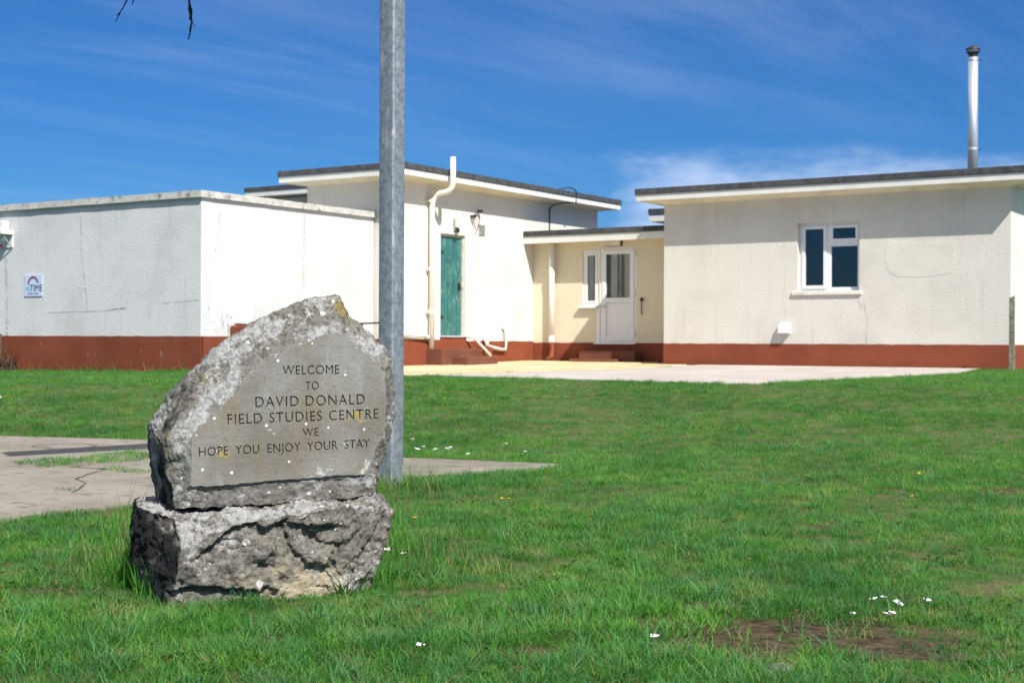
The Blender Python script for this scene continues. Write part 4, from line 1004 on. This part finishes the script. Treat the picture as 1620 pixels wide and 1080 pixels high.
for lp in loops: keep_ ^= inpoly([(p_.x, p_.y) for p_ in lp], cen[:, 0], cen[:, 1])
bm = bmesh.new(); tv = [bm.verts.new((p_.x, p_.y, .0034)) for p_ in cv_]
for f_, k_ in zip(cf_, keep_):
    if k_: bm.faces.new([tv[k] for k in f_])
bmesh.ops.delete(bm, geom=[v for v in bm.verts if not v.link_faces], context='VERTS')
be = [e for e in bm.edges if len(e.link_faces) == 1]
ex = bmesh.ops.extrude_edge_only(bm, edges=be)
for g_ in ex['geom']:
    if isinstance(g_, bmesh.types.BMVert): g_.co.z = -.0034
bmesh.ops.recalc_face_normals(bm, faces=bm.faces[:])
me = bpy.data.meshes.new('inscribed_face'); bm.to_mesh(me); bm.free()
me.transform(Matrix(((1, 0, 0, 0), (0, 0, -1, .0034), (0, 1, 0, 0), (0, 0, 0, 1))))
me.materials.clear(); me.materials.append(M['panel'])
fo = bpy.data.objects.new('inscribed_face', me); COL.objects.link(fo); fo.parent = stone

# boulder underneath
base = empty('plinth_boulder', P0, PHI); tag(base, 'rough cracked limestone boulder carrying the inscribed slab, left end darkened by black lichen and painted shade', 'stone')
bpts = []
for (x, y, b) in [(215, 800, .14), (206, 838, .16), (204, 868, .16), (222, 905, .14), (245, 940, .10), (270, 800, .10), (283, 868, -.115), (272, 815, -.02), (278, 905, -.125), (268, 944, -.12),
                  (330, 806, -.03), (380, 824, -.11), (470, 812, -.12), (540, 800, -.10), (586, 788, -.02), (604, 776, .05), (628, 806, .02), (631, 815, .0), (618, 848, .0), (582, 888, -.03), (545, 918, -.09),
                  (495, 945, -.12), (397, 953, -.125), (330, 950, -.125), (300, 880, -.125), (520, 880, -.125), (420, 870, -.13)]:
    bpts.append(pl(x, y, b))
for (x, y, b) in [(222, 800, .42), (225, 900, .42), (590, 775, .42), (615, 800, .42), (600, 900, .40)]: 
    v = pl(x, y, .1); bpts.append(Vector((v.x * .96, b, v.z)))
bpts += [Vector((v.x * .92, v.y * .9, -.12)) for v in bpts if v.z < .15]
# overhanging break lines on the face: (polyline, depth of recess, reach below)
def pz(x, y): v = pl(x, y, -.11); return (v.x, v.z)
def zz(x, y): return (180 + x / 3.176, 740 + y / 3.176)
BREAKS = [([(470, 400), (540, 340), (590, 292), (700, 268), (765, 292), (870, 250), (930, 285), (1065, 290)], .034, .075), ([(1000, 318), (1045, 362), (1100, 370)], .030, .05), ([(870, 300), (900, 395), (955, 465), (1055, 495)], .026, .05),
          ([(455, 408), (560, 352), (640, 362)], .012, .03), ([(610, 398), (690, 386), (715, 404)], .012, .03), ([(720, 480), (790, 490)], .010, .03), ([(330, 612), (450, 600), (560, 606), (700, 606)], .05, .10), ([(1360, 300), (1300, 400), (1255, 475)], .03, .05), ([(1120, 460), (1160, 540)], .014, .03)]
def disp_base(co, no, at_):
    d1 = fbm(co, 6, 4, 11); d2 = fbm(co, 26, 5, 5.1, .7); cell = cellular(co, 11, 4.2); d3 = fbm(co, 70, 3, 2.0, .6)
    new = co + no * (.013 * d1 + .010 * d2 + .0045 * d3 - .012 * np.clip(.25 - cell, 0, 1) - .002)[:, None]
    fm = np.clip((-no[:, 1] - .2) / .3, 0, 1)
    for poly, dep, reach in BREAKS:
        P = [pz(*zz(*q_)) for q_ in poly]; X, Z_ = co[:, 0] + .006 * d2, co[:, 2] + .007 * d2
        best = np.full(len(co), 1e9); side = np.zeros(len(co))
        for (x1, z1), (x2, z2) in zip(P, P[1:]):
            ex, ez = x2 - x1, z2 - z1; l2 = ex * ex + ez * ez
            t_ = np.clip(((X - x1) * ex + (Z_ - z1) * ez) / l2, 0, 1); dx, dz_ = X - x1 - t_ * ex, Z_ - z1 - t_ * ez
            dd = np.hypot(dx, dz_); s__ = np.sign(ex * dz_ - ez * dx) * np.sign(ex if abs(ex) > 1e-6 else 1)
            upd = dd < best; best = np.where(upd, dd, best); side = np.where(upd, s__, side)
        push = np.where((side < 0), .72 * dep * np.clip(1 - best / reach, 0, 1) ** .8, 0) * fm
        new[:, 1] += push
    lf = np.clip((-no[:, 0] - .30) / .3, 0, 1); at_['shade_crust'] = (lf * np.clip(.9 + 1.2 * d1 + .7 * d2, 0, 1) * np.clip((co[:, 2] - .02 + .1 * d1) / .10, 0, 1)).astype(np.float32)  # left end blackened: lichen, with shade put into the colour
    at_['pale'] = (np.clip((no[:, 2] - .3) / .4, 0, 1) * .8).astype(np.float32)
    at_['bare'] = (np.clip((.115 - co[:, 2] + .06 * d2) / .05, 0, 1) * np.clip((co[:, 0] + .16 + .1 * d1) / .12, 0, 1) * np.clip((.24 - co[:, 0]) / .1, 0, 1) * fm).astype(np.float32)
    return new
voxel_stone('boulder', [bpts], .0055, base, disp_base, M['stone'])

# ------------------------------------------------------------------ grass
tuft_col = bpy.data.collections.new('grass tufts')
def blade(bm, x, y, h, wd, lean, az_, curl, seg=3):
    d = Vector((math.cos(az_), math.sin(az_), 0)); s = Vector((-d.y, d.x, 0)); prev = None
    for i in range(seg + 1):
        t_ = i / seg; c_ = Vector((x, y, 0)) + d * (lean * t_ + curl * t_ * t_) * h + Vector((0, 0, h * (t_ - .25 * curl * t_ * t_)))
        ww = wd * (1 - t_ ** 1.6) * (.75 + .25 * min(1, t_ * 4))
        if i < seg: cur = [bm.verts.new(c_ - s * ww), bm.verts.new(c_ + s * ww)]
        else: cur = [bm.verts.new(c_)]
        if prev: bm.faces.new([prev[0], prev[1]] + cur[::-1] if len(cur) == 2 else [prev[0], prev[1], cur[0]])
        prev = cur
def tuft(name, n, rad_, h0, h1, wd, mat_, curl=.5, seg=3, lean=1.15):
    bm = bmesh.new()
    for k in range(n):
        a = random.uniform(0, 6.283); r = rad_ * math.sqrt(random.random())
        blade(bm, r * math.cos(a), r * math.sin(a), random.uniform(h0, h1), wd * random.uniform(.6, 1.25), random.uniform(0, 1.0) ** 1.3 * lean, a + random.uniform(-1.9, 1.9), random.uniform(0, curl), seg)
    me = bpy.data.meshes.new(name); bm.to_mesh(me); bm.free(); me.materials.append(mat_)
    for p_ in me.polygons: p_.use_smooth = True
    o_ = bpy.data.objects.new(name, me); return o_
def rosette(name, n, mat_):
    bm = bmesh.new()
    for k in range(n):
        a = k * 6.283 / n + random.uniform(-.3, .3); l = random.uniform(.016, .032); wd = l * .36; d = Vector((math.cos(a), math.sin(a), 0)); s = Vector((-d.y, d.x, 0)); z0 = random.uniform(.012, .03)
        P = [d * .004, d * l * .5 + s * wd + Vector((0, 0, z0)), d * l + Vector((0, 0, z0 * .9)), d * l * .5 - s * wd + Vector((0, 0, z0))]
        bm.faces.new([bm.verts.new(p_) for p_ in P])
    me = bpy.data.meshes.new(name); bm.to_mesh(me); bm.free(); me.materials.append(mat_); return bpy.data.objects.new(name, me)
variants = []
for k in range(17): variants.append(tuft('tuft', 22, .036, .012, .036, random.uniform(.0010, .0017), M['blade'], 1.0))
for k in range(4): variants.append(tuft('tuft', 13, .030, .026, .052, .0019, M['blade2'], 1.0))
for k in range(3): variants.append(tuft('tuft', 14, .045, .010, .034, .0011, M['straw'], 1.6, 3, 2.2))
for o_ in variants: tuft_col.objects.link(o_)
SP = Vector((P0.x, P0.y + .08, 0))
strip1 = [gp(*q_) for q_ in [(8, 734), (90, 727), (235, 716), (240, 730), (130, 739), (60, 744)]]
strip2 = [gp(*q_) for q_ in [(150, 741), (245, 747), (245, 755), (180, 751)]]
spot = [gp(*q_) for q_ in [(97, 779), (103, 774), (112, 778), (108, 783)]]
stone_foot = [Vector((P0.x, P0.y, 0)) + AX * a_ - NO * b_ for a_, b_ in ((-.42, .12), (-.30, -.10), (.16, -.10), (.36, .03), (.36, .36), (-.40, .38))]
def lawn_obj():
    rws = list(np.geomspace(2.55, 28.5, 250)); bm = bmesh.new()
    cls = list(np.linspace(-1, 1, 230)); V = []; XS = []; YS = []
    for yy in rws:
        wid = .40 * yy + 1.2
        for cc in cls: XS.append(cc * wid); YS.append(yy)
    XS = np.array(XS); YS = np.array(YS)
    t_ = XS * VS.x + YS * VS.y; s_ = XS * US.x + YS * US.y
    dens = 1500 * np.minimum(1, (3.6 / YS) ** 1.25)
    blk = inpoly(court, XS, YS)
    in_strip = inpoly(strip1, XS, YS) | inpoly(strip2, XS, YS) | inpoly(spot, XS, YS)
    blk &= ~in_strip
    blk |= inpoly([W(SB0, 18.6), W(-13.1, 15.7), W(-12.5, TY0), W(SB1, TY0), W(SB1, 26), W(SB0, 26)], XS, YS) | inpoly(yard_poly, XS, YS)
    blk |= (s_ < S0 + .02) & (t_ > T0 - .02) | (s_ < MS + .02) & (t_ > MT) | (s_ > RS0 * KR) & (s_ < RS1 * KR + .02) & (t_ > RT * KR - .02) | (t_ > 24.5) & (s_ < RS0 * KR)
    blk |= inpoly(stone_foot, XS, YS)
    dens[blk] = 0
    bare = np.array([bare_at(x, y) if y < 12 else 0 for x, y in zip(XS, YS)])
    dens *= (1 - .96 * bare)
    nz = np.array([noise.fractal(Vector((x * .9, y * .9, 5)), .9, 2, 4) for x, y in zip(XS, YS)])
    dens *= np.clip(.95 + .8 * nz, .45, 1.25) * np.clip(1.0 + 1.1 * np.array([noise.noise(Vector((x * 7, y * 7, 4))) for x, y in zip(XS, YS)]), .25, 1.5)
    nz2 = np.array([noise.noise(Vector((x * 5, y * 5, 9))) for x, y in zip(XS, YS)])
    hgt = .95 + .30 * nz + .42 * nz2
    ds = np.hypot((XS - SP.x) / .50, (YS - SP.y) / .30); fr_ = np.clip((YS - SP.y + .10) / .25, 0, 1); hgt += 1.3 * np.clip(1.45 - ds, 0, .6) * fr_ - .35 * np.clip(1.9 - ds, 0, 1) * (1 - fr_)
    dpst = np.hypot(XS - PB.x, YS - PB.y); hgt += 1.8 * np.clip(1 - dpst / .35, 0, 1)
    wallfoot = ((t_ > T0 - .22) & (s_ < S0 + .2)); hgt += 1.0 * wallfoot
    dens[in_strip] = 260; hgt[in_strip] = 1.0
    hgt = np.clip(hgt, .45, 3.2) * (1 + .012 * np.clip(YS - 8, 0, 20))
    me = bpy.data.meshes.new('lawn_grass')
    vv = [(x, y, gz(x, y) + (.012 if s else 0)) for x, y, s in zip(XS, YS, in_strip)]
    nc = len(cls); fc = [(i * nc + j, i * nc + j + 1, (i + 1) * nc + j + 1, (i + 1) * nc + j) for i in range(len(rws) - 1) for j in range(nc - 1)]
    me.from_pydata(vv, [], fc)
    for nm, arr in (('dens', dens), ('hgt', hgt)):
        a = me.attributes.new(nm, 'FLOAT', 'POINT'); a.data.foreach_set('value', arr.astype(np.float32))
    o_ = bpy.data.objects.new('lawn_grass', me); COL.objects.link(o_); tag(o_, 'short green mown lawn grass with dry and bare patches', 'grass', kind='stuff')
    ng = bpy.data.node_groups.new('scatter', 'GeometryNodeTree')
    ng.interface.new_socket('Geometry', in_out='INPUT', socket_type='NodeSocketGeometry'); ng.interface.new_socket('Geometry', in_out='OUTPUT', socket_type='NodeSocketGeometry')
    gi = ng.nodes.new('NodeGroupInput'); go = ng.nodes.new('NodeGroupOutput')
    ds_ = ng.nodes.new('GeometryNodeDistributePointsOnFaces'); ds_.distribute_method = 'RANDOM'; ds_.inputs['Seed'].default_value = 4
    na = ng.nodes.new('GeometryNodeInputNamedAttribute'); na.data_type = 'FLOAT'; na.inputs['Name'].default_value = 'dens'
    nh = ng.nodes.new('GeometryNodeInputNamedAttribute'); nh.data_type = 'FLOAT'; nh.inputs['Name'].default_value = 'hgt'
    ci_ = ng.nodes.new('GeometryNodeCollectionInfo'); ci_.inputs['Collection'].default_value = tuft_col; ci_.inputs['Separate Children'].default_value = True; ci_.inputs['Reset Children'].default_value = True
    ip = ng.nodes.new('GeometryNodeInstanceOnPoints'); ip.inputs['Pick Instance'].default_value = True
    rv = ng.nodes.new('FunctionNodeRandomValue'); rv.data_type = 'FLOAT_VECTOR'; rv.inputs[0].default_value = (-.12, -.12, 0); rv.inputs[1].default_value = (.12, .12, 6.283)
    rs = ng.nodes.new('FunctionNodeRandomValue'); rs.data_type = 'FLOAT'; rs.inputs[2].default_value = .7; rs.inputs[3].default_value = 1.3
    mu = ng.nodes.new('ShaderNodeMath'); mu.operation = 'MULTIPLY'
    lk_ = ng.links.new
    lk_(gi.outputs[0], ds_.inputs['Mesh']); lk_(na.outputs[0], ds_.inputs['Density']); lk_(ds_.outputs['Points'], ip.inputs['Points'])
    lk_(ci_.outputs[0], ip.inputs['Instance']); lk_(rv.outputs[0], ip.inputs['Rotation']); lk_(rs.outputs[1], mu.inputs[0]); lk_(nh.outputs[0], mu.inputs[1]); lk_(mu.outputs[0], ip.inputs['Scale'])
    lk_(ip.outputs[0], go.inputs[0])
    md = o_.modifiers.new('scatter', 'NODES'); md.node_group = ng
lawn_obj()

# tall uncut grass round the stone, at the post and along the wall foot
def clump(name, spots, mat_, label, seed):
    random.seed(seed); bm = bmesh.new()
    for (x, y, n, sp, h0, h1, wd) in spots:
        for k in range(n):
            a = random.uniform(0, 6.283); r = sp * math.sqrt(random.random()); xx, yy = x + r * math.cos(a), y + r * math.sin(a) * .7
            sub_ = bmesh.new(); h = random.uniform(h0, h1)
            z0 = gz(xx, yy) - .004; n0 = len(bm.verts)
            blade(bm, xx, yy, h, wd * random.uniform(.6, 1.2), random.uniform(0, .35), random.uniform(0, 6.283), random.uniform(.05, .9), 5)
            bm.verts.ensure_lookup_table()
            for v in bm.verts[n0:]: v.co.z += z0
            sub_.free()
    o_ = obj(name, bm, mat_); tag(o_, label, 'grass', kind='stuff'); return o_
def gs(x, y, *a): v = gp(x, y); return (v.x, v.y, *a)
clump('tall_grass', [gs(215, 925, 170, .11, .09, .24, .0022), gs(243, 945, 110, .08, .07, .18, .0022), gs(180, 915, 90, .13, .07, .19, .0020), gs(300, 962, 40, .12, .02, .05, .0018), gs(570, 925, 90, .12, .04, .12, .0018), gs(600, 912, 120, .14, .05, .16, .0018), gs(640, 885, 120, .16, .06, .17, .0022), gs(510, 962, 40, .12, .02, .06, .0018),
      gs(640, 775, 130, .22, .08, .22, .0022), gs(605, 790, 50, .14, .06, .16, .002), gs(200, 860, 70, .10, .08, .24, .0016), gs(700, 905, 80, .25, .04, .10, .0018), gs(620, 855, 60, .1, .06, .16, .0018)], M['blade'], 'tall uncut green grass round the foot of the stone and post', 3)
clump('dry_stems', [gs(196, 880, 12, .04, .20, .40, .0016), gs(185, 880, 6, .12, .12, .25, .0012), gs(150, 900, 10, .2, .05, .14, .0014), gs(655, 790, 40, .16, .10, .26, .0022), gs(668, 885, 70, .18, .06, .17, .0020), gs(615, 915, 36, .14, .07, .18, .0020), gs(700, 905, 110, .30, .03, .09, .0020), gs(170, 905, 26, .12, .08, .22, .0018), gs(90, 915, 60, .25, .02, .07, .0018), gs(120, 925, 14, .15, .03, .08, .0014), gs(750, 890, 20, .3, .03, .08, .0014)] +
      [(W(s_, T0 - .10 - random.random() * .12).x, W(s_, T0 - .12).y, 5, .10, .08, .35, .004) for s_ in np.arange(-21.2, -16.5, .28)], M['straw'], 'dry straw stems standing among the grass by the stone and wall', 5)
clump('dead_weed', [(W(s_, T0 - .12).x, W(s_, T0 - .12).y, 46, .16, .2, .62, .009) for s_ in (-21.35, -21.05, -20.85)], M['brown_weed'], 'brown dead weeds against the far left wall foot', 8)
def litter(name, n, mat_, label, seed, leafy):
    random.seed(seed); bm = bmesh.new()
    for k in range(n):
        yy = 2.9 + 5.5 * random.random() ** 1.5; xx = random.uniform(-.40, .40) * yy
        if inpoly(court, np.array([xx]), np.array([yy]))[0] or math.hypot(xx - SP.x, (yy - SP.y) * 1.3) < .5: continue
        if leafy:
            for j in range(random.randint(3, 6)):
                x2, y2 = xx + random.gauss(0, .05), yy + random.gauss(0, .05); z0 = gz(x2, y2); a0 = random.uniform(0, 6.28); m_n = random.randint(4, 7); L0 = random.uniform(.010, .024)
                for q9 in range(m_n):
                    a = a0 + q9 * 6.283 / m_n + random.uniform(-.25, .25); l = L0 * random.uniform(.7, 1.2); wd = l * random.uniform(.22, .36); d = Vector((math.cos(a), math.sin(a), 0)); s = Vector((-d.y, d.x, 0)); zz_ = random.uniform(.012, .026); B = Vector((x2, y2, z0))
                    P = [B + d * .003 + Vector((0, 0, zz_ * .5)), B + d * l * .35 + s * wd + Vector((0, 0, zz_)), B + d * l * .75 + s * wd * .8 + Vector((0, 0, zz_ * 1.1)), B + d * l + Vector((0, 0, zz_ * .95)), B + d * l * .75 - s * wd * .8 + Vector((0, 0, zz_ * 1.1)), B + d * l * .35 - s * wd + Vector((0, 0, zz_))]
                    bm.faces.new([bm.verts.new(p_) for p_ in P])
        else:
            z0 = gz(xx, yy) + random.uniform(.014, .030); a = random.uniform(0, 6.28); l = random.uniform(.004, .013); wd = l * random.uniform(.25, .6); d = Vector((math.cos(a), math.sin(a), random.uniform(-.3, .3))); s = Vector((-math.sin(a), math.cos(a), random.uniform(-.4, .4))); B = Vector((xx, yy, z0)); up9 = Vector((0, 0, l * .25))
            v4 = [bm.verts.new(p_) for p_ in (B - d * l, B + s * wd + up9, B + d * l, B - s * wd + up9, B)]
            for f9 in ((0, 1, 4), (1, 2, 4), (2, 3, 4), (3, 0, 4)): bm.faces.new([v4[i9] for i9 in f9])
    o_ = obj(name, bm, mat_); tag(o_, label, 'weeds' if leafy else 'leaf litter', kind='stuff')
litter('weeds', 150, M['leaf'], 'low broad leaved weeds spread through the near lawn', 12, True)
litter('leaf_litter', 420, plain('dead brown leaf', (0.085, 0.05, 0.026), .9, 0, .5, 60), 'small dead brown leaves lying in the near lawn', 13, False)
# a dock plant growing out of the stone's right foot
dv = pl(548, 905, -.13); dw = P0 + AX * dv.x - NO * dv.y * 1.0
q = empty('dock_plant', (dw.x, dw.y, gz(dw.x, dw.y) - .01)); tag(q, 'dark leafy weed growing against the right of the boulder', 'plant')
random.seed(21)
for k in range(14):
    bm = bmesh.new(); blade(bm, random.uniform(-.03, .03), random.uniform(-.02, .02), random.uniform(.06, .18), random.uniform(.004, .008), random.uniform(.1, .7), random.uniform(2.6, 6.6), random.uniform(.2, .8), 6)
    obj('leaf', bm, M['leaf'], q, smooth=True)

# flowers, each a plant of its own
def flower(name, head_mat, kind):
    e = empty(name, (0, 0, 0)); random.seed(31 if kind == 'y' else 32)
    h = .065 if kind == 'y' else .075
    bm = bmesh.new(); tube(bm, [(0, 0, 0), (.003, 0, h * .6), (0, 0, h)], .0013, 5); obj('stalk', bm, M['stem'], e)
    bm = bmesh.new()
    if kind == 'y':
        for k in range(12):
            a = k * 6.283 / 12; d = Vector((math.cos(a), math.sin(a), 0)); s = Vector((-d.y, d.x, 0)) * .0026
            bm.faces.new([bm.verts.new(p_) for p_ in (Vector((0, 0, h)), d * .007 - s + Vector((0, 0, h + .004)), d * .0115 + Vector((0, 0, h + .003)), d * .007 + s + Vector((0, 0, h + .004)))])
        tube(bm, [(0, 0, h - .002), (0, 0, h + .003)], .004, 8)
    else:
        for k in range(15):
            a = random.uniform(0, 6.283); r = .019 * math.sqrt(random.random()); c_ = Vector((r * math.cos(a), r * math.sin(a), h + random.uniform(0, .006) - r * .2))
            tube(bm, [c_ - Vector((0, 0, .003)), c_ + Vector((0, 0, .001)), c_ + Vector((0, 0, .003))], .004, 6, True, [.002, .0046, .003])
    obj('flower_head', bm, head_mat, e); return e
def copy_flower(src, loc, rz, sc_, label, cat, group):
    c_ = src.copy(); COL.objects.link(c_); c_.location = loc; c_.rotation_euler = (random.uniform(-.25, .25), random.uniform(-.25, .25), rz); c_.scale = (sc_,) * 3
    for ch in src.children:
        d_ = ch.copy(); COL.objects.link(d_); d_.parent = c_
    tag(c_, label, cat, group); return c_
ORD = ['leftmost', 'second from the left', 'third from the left', 'fourth from the left', 'fifth from the left', 'sixth from the left', 'seventh from the left', 'eighth from the left']
def place(kind, clusters, group):
    src = flower('dandelion' if kind == 'y' else 'yarrow', M['yellow_petal'] if kind == 'y' else M['white_petal'], kind)
    what = 'yellow flower' if kind == 'y' else 'white flower head'; first = True
    for where, pts_ in clusters:
        pts_ = sorted(pts_)
        for i, (x, y, s_) in enumerate(pts_):
            n = len(pts_)
            label = 'small lone %s %s' % (what, where) if n == 1 else ('%s of %d small %ss %s' % ('rightmost' if i == n - 1 else ORD[i], n, what, where))
            hh = (.07 if kind == 'y' else .08) * s_
            d = ray(x, y); Y_ = 5.0
            for _ in range(60):
                z = gz(d.x * Y_, Y_) + hh; Y_ += .35 * (min(24, max(2, (z - EYE) / d.z)) - Y_)
            if kind == 'w': s_ *= .78
            loc = Vector((d.x * Y_, Y_, gz(d.x * Y_, Y_)))
            if first: src.location = loc; src.scale = (s_,) * 3; tag(src, label, 'flower', group); first = False
            else: copy_flower(src, loc, random.uniform(0, 6), s_, label, 'flower', group)
place('y', [('right of the post foot', [(656, 817, 1.1), (688, 793, .9), (748, 783, .8)]), ('in mid lawn right of the post', [(792, 786, .8), (797, 787, .7), (804, 787, .9), (852, 800, 1.0)]), ('below the court tip', [(938, 819, .9), (936, 812, .7)]),
            ('below the red wall foot', [(94, 602, 1.6), (236, 598, 1.6)]), ('before the pale yard', [(993, 689, 1.1), (1100, 630, 1.4), (1217, 629, 1.4)]), ('in the right half of the lawn', [(1289, 711, 1.1), (1370, 738, 1.0), (1410, 676, 1.2), (1452, 746, 1.0), (1448, 782, .9), (1544, 728, 1.0)])], 'yellow flowers in the lawn')
place('w', [('above the bare soil patch', [(1350, 962, .6), (1388, 937, .8), (1396, 936, .7), (1397, 961, .7), (1406, 958, .8), (1416, 940, .8), (1422, 947, .6), (1462, 938, .8)]), ('at the lower middle of the lawn', [(1037, 993, .9)]), ('in the lawn right below the stone', [(663, 1008, .75)]), ('beside the right end of the boulder', [(612, 858, 1.0), (640, 868, .7)]),
            ('along the court edge', [(657, 703, 1.3), (667, 701, 1.0), (692, 704, 1.2), (704, 702, 1.3), (713, 702, 1.0), (742, 712, 1.0)]), ('in the far lawn behind the post', [(655, 690, .9)]), ('in the lawn beyond the court tip', [(802, 697, .9), (829, 709, .9)]), ('at the far left lawn edge', [(2, 622, 1.6)])], 'white flowers in the lawn')
# stones lying in the bare patch
for (x, y, s_, lb_) in ((1235, 1066, .034, 'pale buff pebble lying in the bare soil patch'), (1210, 1072, .026, 'grey white pebble lying left of the buff pebble')):
    v = gp(x, y); bm = bmesh.new(); bmesh.ops.create_icosphere(bm, subdivisions=3, radius=s_)
    for vv in bm.verts: vv.co *= 1 + .35 * noise.noise(vv.co * 40 + Vector((x, 0, 0))); vv.co.z *= .55
    o_ = obj('pebble', bm, M['stone']); o_.location = (v.x, v.y, v.z + s_ * .25); tag(o_, lb_, 'stone')
